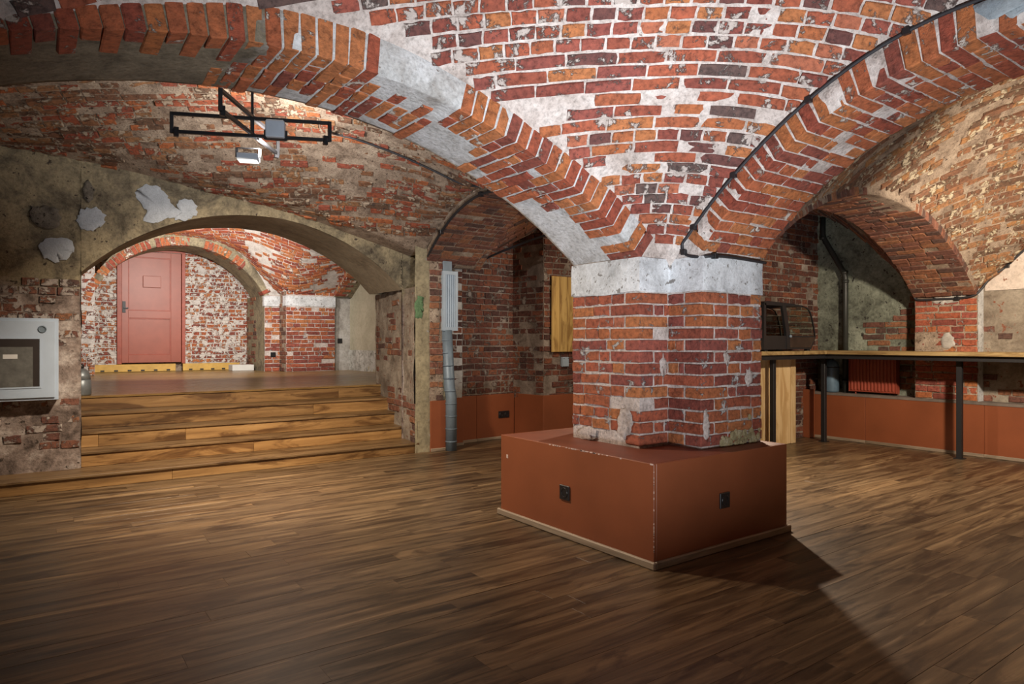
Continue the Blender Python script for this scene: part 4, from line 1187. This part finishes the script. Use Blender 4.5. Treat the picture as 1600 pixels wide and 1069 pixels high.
for za, zb in ((dz0 + 0.14, dz0 + 0.80), (dz0 + 0.93, dz1 - 0.10)):
    m = MB(); xa, xb = dx0 + 0.10, dx1 - 0.17
    m.box((xa, DW + 0.006, za), (xa + 0.018, DW + 0.024, zb)); m.box((xb - 0.018, DW + 0.006, za), (xb, DW + 0.024, zb))
    m.box((xa + 0.018, DW + 0.006, za), (xb - 0.018, DW + 0.024, za + 0.018)); m.box((xa + 0.018, DW + 0.006, zb - 0.018), (xb - 0.018, DW + 0.024, zb))
    m.build('moulding', FRAMEP, leaf)
lpart('plate', (dx0 + 0.33, DW - 0.004, 2.18), (dx0 + 0.62, DW + 0.022, 2.39), DOORP, 0.006)
m = MB(); m.box((dx0 + 0.01, DW - 0.012, 1.72), (dx0 + 0.06, DW + 0.004, 1.92)); m.bar((dx0 + 0.035, DW - 0.03, 1.80), (dx0 + 0.10, DW - 0.03, 1.80), 0.018); m.bar((dx0 + 0.035, DW - 0.03, 1.80), (dx0 + 0.035, DW, 1.80), 0.016, up=(1, 0, 0))
h = m.build('handle', BLACK, leaf)
# yellow boards along the foot of the door wall
yb = MB().box((0.66, DW - 0.10, ZST + 0.005), (2.18, DW - 0.04, ZST + 0.135), 0.004).build('sill_board', YELLOW)
tag(yb, 'yellow painted board along the foot of the red door', 'board')
for k in range(7):
    MB().box((0.80 + k * 0.205, DW - 0.103, ZST + 0.012), (0.86 + k * 0.205, DW - 0.09, ZST + 0.04), 0.003).build('notch', BLACK, yb)
yb2 = MB().box((2.30, DW - 0.10, ZST + 0.005), (3.29, DW - 0.04, ZST + 0.135), 0.004).build('sill_board', YELLOW)
tag(yb2, 'yellow painted board on the stage right of the red door foot', 'board')
for k in range(5):
    MB().box((2.40 + k * 0.19, DW - 0.103, ZST + 0.012), (2.46 + k * 0.19, DW - 0.09, ZST + 0.04), 0.003).build('notch', BLACK, yb2)
lb = MB().box((3.02, 12.9, ZST + 0.001), (3.40, 13.2, ZST + 0.11), 0.006).build('step_box', LIGHTBOARD)
tag(lb, 'pale grey low box at the foot of the stage arch', 'box')
# grey canister at the left end of the stage edge
cyl = empty('canister', (0.43, 7.93, ZST))
tag(cyl, 'small grey dome-topped canister at the left edge of the stage', 'canister')
MB().lathe([(0.075, 0.0), (0.085, 0.01), (0.085, 0.15), (0.08, 0.155)], n=20).build('body', BINM, cyl)
MB().lathe([(0.08, 0.155), (0.075, 0.20), (0.06, 0.24), (0.035, 0.262), (0.01, 0.268)], n=20).build('dome', BINM, cyl)
MB().lathe([(0.016, 0.262), (0.022, 0.275), (0.022, 0.30), (0.012, 0.31)], n=12).build('knob', BLACKP, cyl)

# ================================================================== PLINTH AROUND THE PILLAR
QX0, QX1, QY0, QY1, QH = 2.675, 3.90, 2.43, 3.84, 0.554
pl = empty('plinth', ((QX0 + QX1) / 2, (QY0 + QY1) / 2, 0))
tag(pl, 'terracotta painted box plinth around the foot of the brick pillar', 'plinth')
def ppart(name, a, b, mat, bev=0.002):
    o = MB().box(a, b, bev).build(name, mat, pl); o.location = -Vector(pl.location); return o
ppart('side_panel', (QX0, QY0, 0), (QX0 + 0.02, QY1, QH), TERRA)
ppart('front_panel', (QX0 + 0.02, QY0, 0), (QX1, QY0 + 0.02, QH), TERRA)
ppart('side_panel', (QX1 - 0.02, QY0 + 0.02, 0), (QX1, QY1, QH), TERRA)
ppart('back_panel', (QX0 + 0.02, QY1 - 0.02, 0), (QX1 - 0.02, QY1, QH), TERRA)
TOPP = plain_mat('plinth_top_paint', (0.20, 0.062, 0.035), rough=0.5, var=0.2, scale=4, bs=0.1)
ppart('top_panel', (QX0 + 0.02, QY0 + 0.02, QH - 0.018), (QX1 - 0.02, QY1 - 0.02, QH), TOPP)
ppart('skirting', (QX0 - 0.022, QY0 - 0.022, 0), (QX0, QY1 + 0.022, 0.042), TRIM_WY, 0.006)
ppart('skirting', (QX0, QY0 - 0.022, 0), (QX1 + 0.022, QY0, 0.042), TRIM_W, 0.006)
ppart('skirting', (QX1, QY0, 0), (QX1 + 0.022, QY1 + 0.022, 0.042), TRIM_WY, 0.006)
# paint chips on the edges
ch = MB()
for k in range(26):
    y = QY0 + abs(rng.normal(0.5, 0.25)); 
    ch.box((QX0 - 0.0008, y, QH - 0.004 - rng.uniform(0, 0.003)), (QX0 + 0.004, y + rng.uniform(0.006, 0.022), QH + 0.0008))
for k in range(20):
    z = rng.uniform(0.08, 0.54)
    ch.box((QX0 - 0.0008, QY0 - 0.0008, z), (QX0 + 0.003, QY0 + 0.003, z + rng.uniform(0.004, 0.014)))
ch.box((QX0 - 0.0008, 3.755, 0.40), (QX0 + 0.003, 3.775, 0.425))
o = ch.build('paint_chips', plain_mat('chip_white', (0.55, 0.42, 0.36), 0.8), pl); o.location = -Vector(pl.location); o['kind'] = 'stuff'

SOCK = {}
def socket(loc, rz, label, gangs=1, size=0.09):
    r = empty('power_socket', loc, rz)          # local: x along the wall, -y out of it
    tag(r, label, 'socket')
    w = size * gangs
    MB().box((-w / 2, -0.010, -size / 2), (w / 2, 0.0, size / 2), 0.003).build('frame', BLACKP, r)
    for g in range(gangs):
        cx = -w / 2 + size * (g + 0.5)
        m = MB(); n = 18
        prof = [(0.032, -0.0105), (0.030, -0.013), (0.024, -0.013), (0.022, -0.0085), (0.006, -0.0085)]
        rings = [[m.bm.verts.new((cx + rr * size / 0.09 * math.cos(2 * PI * k / n), yy, rr * size / 0.09 * math.sin(2 * PI * k / n))) for k in range(n)] for rr, yy in prof]
        for a, b in zip(rings, rings[1:]):
            for k in range(n): m.bm.faces.new((a[k], a[(k + 1) % n], b[(k + 1) % n], b[k]))
        m.bm.faces.new(rings[-1])
        ins = m.build('insert', BLACKP, r)
        MB().box((cx - 0.012, -0.0095, -0.003), (cx - 0.006, -0.008, 0.003)).box((cx + 0.006, -0.0095, -0.003), (cx + 0.012, -0.008, 0.003)).build('contact', DUCTM, ins)
    return r
socket((QX0, 3.15, 0.275), -PI / 2, 'black power socket on the lit side of the terracotta plinth')
socket((3.265, QY0, 0.285), 0, 'black power socket on the shadowed side of the terracotta plinth')
socket((4.80, 6.833, 0.30), math.atan2(0.045, 0.59), 'black double power socket on the wainscot in the back corner', 2, 0.085)
socket((3.60, YE - 0.004, 0.97), 0, 'black power socket on the narrow brick pillar by the stage arch')
socket((4.75, 12.118, 1.22), 0, 'black power socket in the plastered stage niche')

# ================================================================== BAR COUNTER, DISPLAY CASE
bc = empty('bar_counter', (7.75, 2.0, 0))
tag(bc, 'long wooden bar counter on black steel posts along the wall', 'counter')
def bpart(name, mb, mat):
    o = mb.build(name, mat, bc); o.location = o.location - Vector(bc.location); return o
CZ = 1.098
def counter_board(a, b):
    c = (Vector(a) + Vector(b)) / 2
    o = MB().box(Vector(a) - c, Vector(b) - c, 0.004).build('top_board', TOP_W, bc)
    o.location = c - Vector(bc.location); return o
for k in range(3):
    counter_board((7.60 + k * 0.217, -1.0, CZ - 0.042), (7.60 + (k + 1) * 0.217 - 0.001, 4.70, CZ))
counter_board((5.75, 4.22, CZ - 0.042), (7.599, 4.46, CZ)); counter_board((5.75, 4.461, CZ - 0.042), (7.599, 4.70, CZ))
m = MB()
for a, b in (((7.66, -1.0, 1.03), (7.66, 4.30, 1.03)), ((8.0, -1.0, 1.03), (8.0, 4.68, 1.03)), ((5.8, 4.28, 1.03), (7.7, 4.28, 1.03)), ((5.8, 4.66, 1.03), (8.0, 4.66, 1.03)), ((7.66, 2.9, 1.03), (8.0, 2.9, 1.03)), ((7.66, 1.2, 1.03), (8.0, 1.2, 1.03))):
    m.bar(a, b, 0.04, 0.05)
bpart('under_frame', m, BLACK)
for x, y in ((7.765, 2.90), (7.78, 4.36), (7.765, 1.35), (7.765, -0.3), (6.79, 4.40), (5.9, 4.40)):
    mm = MB().box((x - 0.025, y - 0.025, 0.006), (x + 0.025, y + 0.025, 1.01), 0.003)
    p_ = bpart('post', mm, BLACK)
    f_ = MB().box((x - 0.045, y - 0.045, 0.0), (x + 0.045, y + 0.045, 0.008), 0.001).build('foot_plate', BLACK, p_)
# pine boards closing the short end below the counter
for k, (xa, xb) in enumerate(((6.62, 6.96), (6.962, 7.30), (7.302, 7.40))):
    o = MB().box((-(xb - xa) / 2, -0.018, -0.50), ((xb - xa) / 2, 0.018, 0.50), 0.003).build('end_board', PINE, bc)
    o.location = Vector(((xa + xb) / 2, 4.52 if k < 2 else 4.51, 0.502)) - Vector(bc.location)

cs = empty('display_case', (7.0, 4.46, CZ))
tag(cs, 'black and glass countertop display case on the far end of the bar counter', 'display case')
w0, w1 = -0.22, 0.22        # across (y)
def cpart(name, mb, mat, parent=None): return mb.build(name, mat, parent or cs)
for sx, sy in ((-0.55, -0.18), (0.28, -0.18), (-0.55, 0.18), (0.28, 0.18)):
    cpart('foot', MB().box((sx - 0.025, sy - 0.025, 0), (sx + 0.025, sy + 0.025, 0.02), 0.004), BLACKP)
cpart('base', MB().prism([(-0.62, 0.02), (0.30, 0.02), (0.40, 0.17), (-0.62, 0.17)], 'y', w0, w1), BLACKP)
cpart('base_mirror', MB().prism([(-0.14, 0.04), (0.285, 0.04), (0.365, 0.155), (-0.14, 0.155)], 'y', w0 - 0.004, w0 - 0.001), plain_mat('case_mirror', (0.10, 0.07, 0.055), 0.18, 0.6, 0.2))
prof = [(0.39, 0.17), (0.37, 0.26), (0.335, 0.36), (0.30, 0.43), (0.26, 0.475), (0.20, 0.50), (0.12, 0.51)]
inner = [(x - 0.012, z - 0.010) for x, z in prof]
for sy in (w0, w1 - 0.014):
    cpart('side_frame', MB().prism(prof + inner[::-1], 'y', sy, sy + 0.014), BLACK)
g = MB(); gi = [(x - 0.005, z - 0.004) for x, z in prof]
cpart('curved_glass', g.prism(prof + gi[::-1], 'y', w0 + 0.015, w1 - 0.015), GLASS)
cpart('side_glass', MB().prism([(-0.18, 0.175)] + [(x - 0.014, z - 0.012) for x, z in prof] + [(-0.10, 0.495)], 'y', w0 + 0.004, w0 + 0.008), GLASS)
cpart('top_cover', MB().prism([(-0.60, 0.50), (0.13, 0.50), (0.13, 0.515), (-0.10, 0.53), (-0.56, 0.545), (-0.62, 0.53)], 'y', w0, w1), BLACKP)
cpart('slanted_post', MB().prism([(-0.20, 0.02), (-0.13, 0.02), (-0.14, 0.20), (-0.22, 0.51), (-0.29, 0.51), (-0.21, 0.20)], 'y', w0 - 0.006, w0 + 0.025), BLACKP)
cpart('rear_post', MB().box((-0.62, w0, 0.17), (-0.58, w0 + 0.03, 0.52)), BLACKP)
for z, xa, xb in ((0.28, -0.60, 0.30), (0.385, -0.60, 0.24)):
    cpart('shelf', MB().box((xa, w0 + 0.02, z), (xb, w1 - 0.02, z + 0.008)), GLASS)
cpart('hinge', MB().lathe([(0.018, 0), (0.018, 0.02), (0.008, 0.026)], (0, 0, 0), 12), DUCTM).matrix_local = Matrix.Translation((-0.15, w0 - 0.006, 0.165)) @ Matrix.Rotation(PI / 2, 4, 'X')

# ================================================================== RADIATOR, CYLINDER, PIPE
rd = empty('radiator', (8.16, 3.96, 0.60))
tag(rd, 'dark red ribbed panel radiator on the wall under the bar counter', 'radiator')
RW, RH = 0.54, 0.43
MB().box((-0.03, -RW / 2, 0.0), (0.03, RW / 2, RH), 0.006).build('panel', RADP, rd)
for k in range(13):
    y = -RW / 2 + 0.03 + k * (RW - 0.06) / 12
    MB().box((-0.042, y - 0.011, 0.02), (-0.028, y + 0.011, RH - 0.02), 0.004).build('rib', RADP, rd)
MB().box((-0.045, -RW / 2 - 0.006, RH - 0.004), (0.05, RW / 2 + 0.006, RH + 0.012), 0.003).build('top_grille', RADP, rd)
for sy in (-1, 1):
    MB().box((-0.04, sy * (RW / 2 + 0.003) - 0.003, 0.0), (0.05, sy * (RW / 2 + 0.003) + 0.003, RH), 0.001).build('side_cover', RADP, rd)
    MB().box((0.03, sy * 0.18 - 0.02, 0.3), (0.11, sy * 0.18 + 0.02, 0.34)).build('bracket', RADP, rd)
MB().tube([(0.0, RW / 2 - 0.06, 0.0), (0.0, RW / 2 - 0.06, -0.03)], 0.009).build('supply_pipe', RADP, rd)
cy = empty('gas_cylinder', (8.13, 4.46, DADO))
tag(cy, 'blue-grey metal gas cylinder standing on the wainscot ledge under the counter', 'cylinder')
MB().lathe([(0.07, 0.0), (0.088, 0.012), (0.09, 0.03), (0.09, 0.32), (0.084, 0.35), (0.06, 0.385), (0.03, 0.40), (0.025, 0.405)], n=24).build('body', CYLM, cy)
MB().lathe([(0.025, 0.40), (0.025, 0.425), (0.015, 0.43)], n=14).build('valve', BLACKP, cy)
MB().lathe([(0.094, 0.305), (0.094, 0.318)], n=24).build('strap', BLACK, cy)
pp = empty('wall_pipe', (8.20, 4.30, 0))
tag(pp, 'dark vertical pipe with an elbow bend on the green plastered wall', 'pipe')
def xat(px, x):            # y on the wall plane x for a column of the picture
    F = np.array([math.cos(THETA), math.sin(THETA)]); R = np.array([math.sin(THETA), -math.cos(THETA)])
    d = F + R * (px - 800) / FPX; return x * d[1] / d[0]
yp1, yp2 = xat(1321, 8.2), xat(1286, 8.2)
P_ = Vector(pp.location)
m1 = MB().tube([Vector((8.2, yp1, DADO)) - P_, Vector((8.2, yp1, 2.00)) - P_, Vector((8.2, yp1 + 0.02, 2.06)) - P_, Vector((8.2, yp2 - 0.02, 2.50)) - P_, Vector((8.2, yp2, 2.56)) - P_, Vector((8.2, yp2, 2.78)) - P_], 0.032, 14)
m1.build('pipe', PIPEM, pp)
for y_, z_ in ((yp1, 1.95), (yp1 + 0.01, 2.06), (yp2, 2.52), (yp1, 0.72)):
    MB().lathe([(0.04, -0.02), (0.04, 0.02)], Vector((8.2, y_, z_)) - P_, 14).build('coupling', PIPEM, pp)

# ================================================================== VENT DUCT, WOODEN PANEL
vd = empty('vent_duct', (3.80, 6.42, 0))
tag(vd, 'grey-blue round ventilation duct with a louvred grille box by the steps', 'duct')
MB().tube([(0.0, 0.0, 0.0), (0.0, 0.0, 0.6), (-0.005, 0.03, 0.7), (-0.03, 0.05, 1.33)], 0.062, 16).build('duct', DUCTM, vd)
for k in range(9):
    z = 0.10 + k * 0.14
    f = min(1, max(0, (z - 0.5) / 0.6))
    MB().lathe([(0.0655, -0.006), (0.0665, 0.0), (0.0655, 0.006)], (-0.03 * f, 0.05 * f, z), 16).build('seam_ring', DUCTM, vd)
MB().box((-0.085, 0.03, 1.985), (0.03, 0.14, 2.10), 0.004).build('upper_duct', DUCTM, vd)
bx = MB().box((-0.10, 0.02, 1.325), (0.09, 0.16, 1.985), 0.004).build('grille_box', GRILLEM, vd)
m = MB()
m.box((-0.10, 0.005, 1.325), (-0.065, 0.021, 1.985)).box((0.055, 0.005, 1.325), (0.09, 0.021, 1.985)).box((-0.065, 0.005, 1.325), (0.055, 0.021, 1.365)).box((-0.065, 0.005, 1.945), (0.055, 0.021, 1.985))
m.build('grille_frame', GRILLEM, vd)
for k in range(5):
    x = -0.054 + k * 0.0245
    MB().bar((x, 0.012, 1.365), (x, 0.012, 1.945), 0.014, 0.006, up=(0.5, 0.85, 0)).build('louvre', GRILLEM, vd)
MB().box((-0.066, 0.0235, 1.36), (0.056, 0.026, 1.95)).build('grille_back', plain_mat('grille_dark', (0.12, 0.15, 0.18), 0.6), vd)

wpn = empty('wooden_panel', (5.40, 6.28, 1.08))
tag(wpn, 'yellow pine board panel hung on the dark brick wall behind the pillar', 'panel')
for k in range(4):
    o = MB().box((-0.058, -0.012, 0), (0.058, 0.012, 0.92), 0.003).build('board', YPINE, wpn)
    o.location = (-0.20 + k * 0.118, 0.028, 0)
for z in (0.15, 0.75):
    MB().box((-0.25, 0.041, z), (0.20, 0.065, z + 0.06)).build('batten', YPINE, wpn)
jb = empty('junction_box', (5.36, 6.345, 0.955))
tag(jb, 'small blue-grey junction box below the pine panel', 'junction box')
MB().box((-0.05, -0.045, -0.06), (0.05, 0.0, 0.06), 0.006).build('body', GRILLEM, jb)
MB().box((-0.045, -0.052, -0.055), (0.045, -0.045, 0.055), 0.004).build('lid', GRILLEM, jb)
for sx in (-1, 1):
    MB().box((sx * 0.034 - 0.005, -0.054, 0.038), (sx * 0.034 + 0.005, -0.0515, 0.046)).build('screw', BLACK, jb)

# ================================================================== ELECTRICAL CABINET
ec = empty('electrical_cabinet', (-0.15, YL - 0.02, 0.72))
tag(ec, 'white wall cabinet with a dark window beside the steps', 'cabinet')
CWX0, CWX1, CWH, CD = -0.36, 0.355, 0.675, 0.12
def epart(name, a, b, mat, bev=0.003, parent=None): return MB().box(a, b, bev).build(name, mat, parent or ec)
epart('body', (CWX0, -CD, 0), (CWX1, 0.04, CWH), CABW, 0.004)
doorp = epart('door', (CWX0 + 0.02, -CD - 0.016, 0.022), (CWX1 - 0.025, -CD - 0.001, CWH - 0.022), CABW, 0.003)
wz0, wz1, wx0, wx1 = 0.115, 0.505, CWX0 + 0.12, CWX1 - 0.13
epart('window_recess', (wx0, -CD - 0.0175, wz0), (wx1, -CD - 0.0155, wz1), CABB, 0, doorp)
epart('meter_board', (wx0, -CD - 0.019, wz0), (wx1 - 0.045, -CD - 0.017, wz1 - 0.065), CABD, 0, doorp)
epart('paper_tag', (wx1 - 0.24, -CD - 0.021, wz1 - 0.16), (wx1 - 0.145, -CD - 0.019, wz1 - 0.125), PAPER, 0, doorp)
m = MB()
t = 0.012
m.box((wx0 - t, -CD - 0.021, wz0 - t), (wx1 + t, -CD - 0.014, wz0)).box((wx0 - t, -CD - 0.021, wz1), (wx1 + t, -CD - 0.014, wz1 + t)).box((wx0 - t, -CD - 0.021, wz0), (wx0, -CD - 0.014, wz1)).box((wx1, -CD - 0.021, wz0), (wx1 + t, -CD - 0.014, wz1))
m.build('window_frame', CABW, doorp)
lk = MB().lathe([(0.030, 0.0), (0.030, 0.006), (0.022, 0.010), (0.0215, 0.004)], (0, 0, 0), 20).build('lock', DUCTM, doorp)
lk.matrix_local = Matrix.Translation((CWX1 - 0.112, -CD - 0.016, CWH - 0.090)) @ Matrix.Rotation(PI / 2, 4, 'X')

# ================================================================== HANGING LAMP FRAMES
def lamp_frame(c, ax1, ax2, L1, L2, hang, label):
    r = empty('lamp_frame', c)
    tag(r, label, 'light fixture', 'crossed lamp frames under the vaults')
    H = 0.125; tb = 0.022
    for (ax, L, dz) in ((ax1, L1, 0.0), (ax2, L2, 0.012)):
        a = Vector((*ax, 0)).normalized()
        m = MB()
        for z in (dz, dz - H): m.bar(a * (-L / 2) + Vector((0, 0, z)), a * (L / 2) + Vector((0, 0, z)), tb)
        for s in (-1, 1): m.bar(a * (s * L / 2) + Vector((0, 0, dz + tb / 2)), a * (s * L / 2) + Vector((0, 0, dz - H - tb / 2)), tb)
        m.build('frame', BLACK, r)
        for s in (-1, 1):
            MB().bar(a * (s * (L / 2 - 0.03)) + Vector((0, 0, dz - H + 0.03)), a * (s * (L / 2 - 0.03)) + Vector((0, 0, dz - H - 0.035)), 0.03).build('clamp', BLACKP, r)
    MB().bar((0, 0, -H), (0, 0, 0.0), 0.022).build('centre_post', BLACK, r)
    MB().bar((0, 0, 0.0), (0, 0, hang), 0.016).build('hanging_rod', BLACK, r)
    return r
def floodlight(c, size, up, rz, label, face_emit=True):
    r = empty('floodlight', c, rz)
    tag(r, label, 'floodlight')
    w, h, d = size
    s = 1 if up else -1
    MB().box((-w / 2, -h / 2, -d / 2), (w / 2, h / 2, d / 2), 0.006).build('housing', FLOODG, r)
    MB().box((-w / 2 + 0.008, -h / 2 + 0.008, s * (d / 2)), (w / 2 - 0.008, h / 2 - 0.008, s * (d / 2 + 0.004))).build('lens', LAMPFACE if face_emit else PAPER, r)
    m = MB(); 
    for sx in (-1, 1): m.bar((sx * (w / 2 + 0.006), 0, 0), (sx * (w / 2 + 0.006), 0, -s * 0.07), 0.006, 0.02)
    m.bar((-w / 2 - 0.008, 0, -s * 0.07), (w / 2 + 0.008, 0, -s * 0.07), 0.02, 0.005)
    m.build('bracket', BLACK, r)
    return r
LC = Vector((1.30, 4.98, 2.80))
A1, A2 = (0.90, -0.41), (0.56, 0.77)
lamp_frame(LC, A1, A2, 1.07, 1.04, 0.42, 'black crossed lamp frame hanging under the left brick vault')
a1 = Vector((*A1, 0)).normalized(); a2 = Vector((*A2, 0)).normalized()
floodlight(LC + a1 * 0.16 + a2 * 0.0 + Vector((0.0, 0.0, -0.075)), (0.13, 0.10, 0.12), True, math.atan2(A1[1], A1[0]), 'grey-blue floodlight facing up on the crossed lamp frame', False)
floodlight(LC + a2 * 0.14 + Vector((-0.06, 0.08, -0.235)), (0.15, 0.11, 0.05), False, math.atan2(A1[1], A1[0]), 'small floodlight with a glowing white lens hanging below the crossed lamp frame')

lamp_frame(Vector((5.72, 1.08, 2.42)), (0.62, -0.78), (0.78, 0.62), 1.2, 1.0, 0.6, 'black crossed lamp frame at the edge of view under the right vault')
lamp_frame(Vector((5.55, 4.6, 2.62)), A1, A2, 1.0, 1.0, 0.35, 'black crossed lamp frame behind the pillar')
floodlight(Vector((0.90, -0.30, 0.27)), (0.24, 0.18, 0.12), True, 0.5, 'added grey floodlight body, unseen on the floor behind the viewer, aimed up at the vault', False)  # invented lamp body, out of view, for the added light behind the viewer
# ================================================================== CABLES
def cable(pts, r, label, clips=0):
    pts = [np.array(p, float) for p in pts]
    # Catmull-Rom smoothing
    out = []
    for i in range(len(pts) - 1):
        p0 = pts[max(0, i - 1)]; p1 = pts[i]; p2 = pts[i + 1]; p3 = pts[min(len(pts) - 1, i + 2)]
        for t in np.linspace(0, 1, 8, endpoint=False):
            out.append(0.5 * (2 * p1 + (p2 - p0) * t + (2 * p0 - 5 * p1 + 4 * p2 - p3) * t * t + (3 * p1 - p0 - 3 * p2 + p3) * t ** 3))
    out.append(pts[-1])
    o = MB().tube([tuple(p) for p in out], r, 8).build('cable', CABLE)
    tag(o, label, 'cable')
    for k in range(clips):
        p = out[int((k + 0.7) / (clips + 0.4) * (len(out) - 1))]
        MB().box(p - np.array([r * 1.7] * 3), p + np.array([r * 1.7] * 3), 0.002).build('clip', BLACKP, o)
    return o
ysB = [0.2, 0.6, 1.0, 1.2, 1.4, 1.6, 1.8, 2.0, 2.2, 2.35, 2.5, 2.6, 2.68, 2.72]
pB = [(AX - 0.014, y, float(bU(y)) - 0.004) for y in ysB] + [(AX - 0.005, 2.70, 1.735), (AX + 0.0, 2.62, 1.712), (AX + 0.06, PY0 - 0.025, 1.715), (3.5, PY0 - 0.03, 1.722), (PX1 + 0.01, PY0 - 0.03, 1.712)]
cable(pB, 0.0095, 'black cable clipped along the edge of the right brick arch', 7)
pA = [tuple(LC + a1 * 0.53 + Vector((0, 0, -0.06))), (1.98, 5.25, 2.90)] + [(x, y, float(vaultL(x, y)) - 0.022) for x, y in ((2.15, 5.6), (2.34, 5.545), (2.68, 5.48), (3.0, 5.417), (3.23, 5.284), (3.36, 5.15))]
cable(pA, 0.010, 'black cable from the crossed lamp frame along the left arch', 0)
pC = [(3.26 + (y - 3.45) * 0.085 - 0.012, y, float(zC(y)) + 0.004) for y in (4.6, 4.9, 5.2, 5.5, 5.8, 6.1, 6.3)] + [(3.52, 6.44, 2.13)]
cable(pC, 0.013, 'black cable along the small arch edge above the steps corner', 2)
pC2 = [(4.33, 6.55, 2.17), (4.40, 6.2, 2.25), (4.45, 5.6, 2.33), (4.5, 5.2, 2.36)]
cable(pC2, 0.013, 'black cable under the vault of the back corner', 0)
pR = [(8.02, PY1 - 0.01, 1.74), (8.022, PY1 - 0.03, 1.672), (8.022, 3.2, 1.665), (8.022, 3.0, 1.665), (8.02, 2.86, 1.69), (8.05, 2.80, 1.76), (8.10, 2.74, 1.87), (8.165, 2.62, float(wallR(2.62)) - 0.01), (8.165, 2.45, float(wallR(2.45)) - 0.01), (8.165, 2.2, float(wallR(2.2)) - 0.01), (8.165, 1.8, float(wallR(1.8)) - 0.01)]
cable(pR, 0.012, 'black cable around the brick pilaster above the bar counter', 2)
pT = [(AX - 0.012, 1.17, float(bU(1.17)) + 0.0), (AX - 0.02, 1.10, float(bU(1.1)) + 0.06), (AX - 0.10, 1.02, 2.80), (AX - 0.22, 0.95, 2.93)]
cable(pT, 0.008, 'thin black wire branching up from the right arch cable', 0)

# bluish cement repair on the upper right arch face
archB = bpy.data.objects['ceiling_arch.001']
pts = [(0.55, 0.02), (1.02, 0.02), (1.12, 0.06), (1.16, 0.12), (1.05, 0.14), (0.95, 0.20), (0.55, 0.24)]
smear('cement_patch', [(y, float(zB(y)) + dz + 0.01) for y, dz in pts], (AX - 0.012, 0, 0), (0, 1, 0), (0, 0, 1), (-1, 0, 0), CEMENT, archB, 0.008, 201)['label'] = 'bluish grey cement repair'
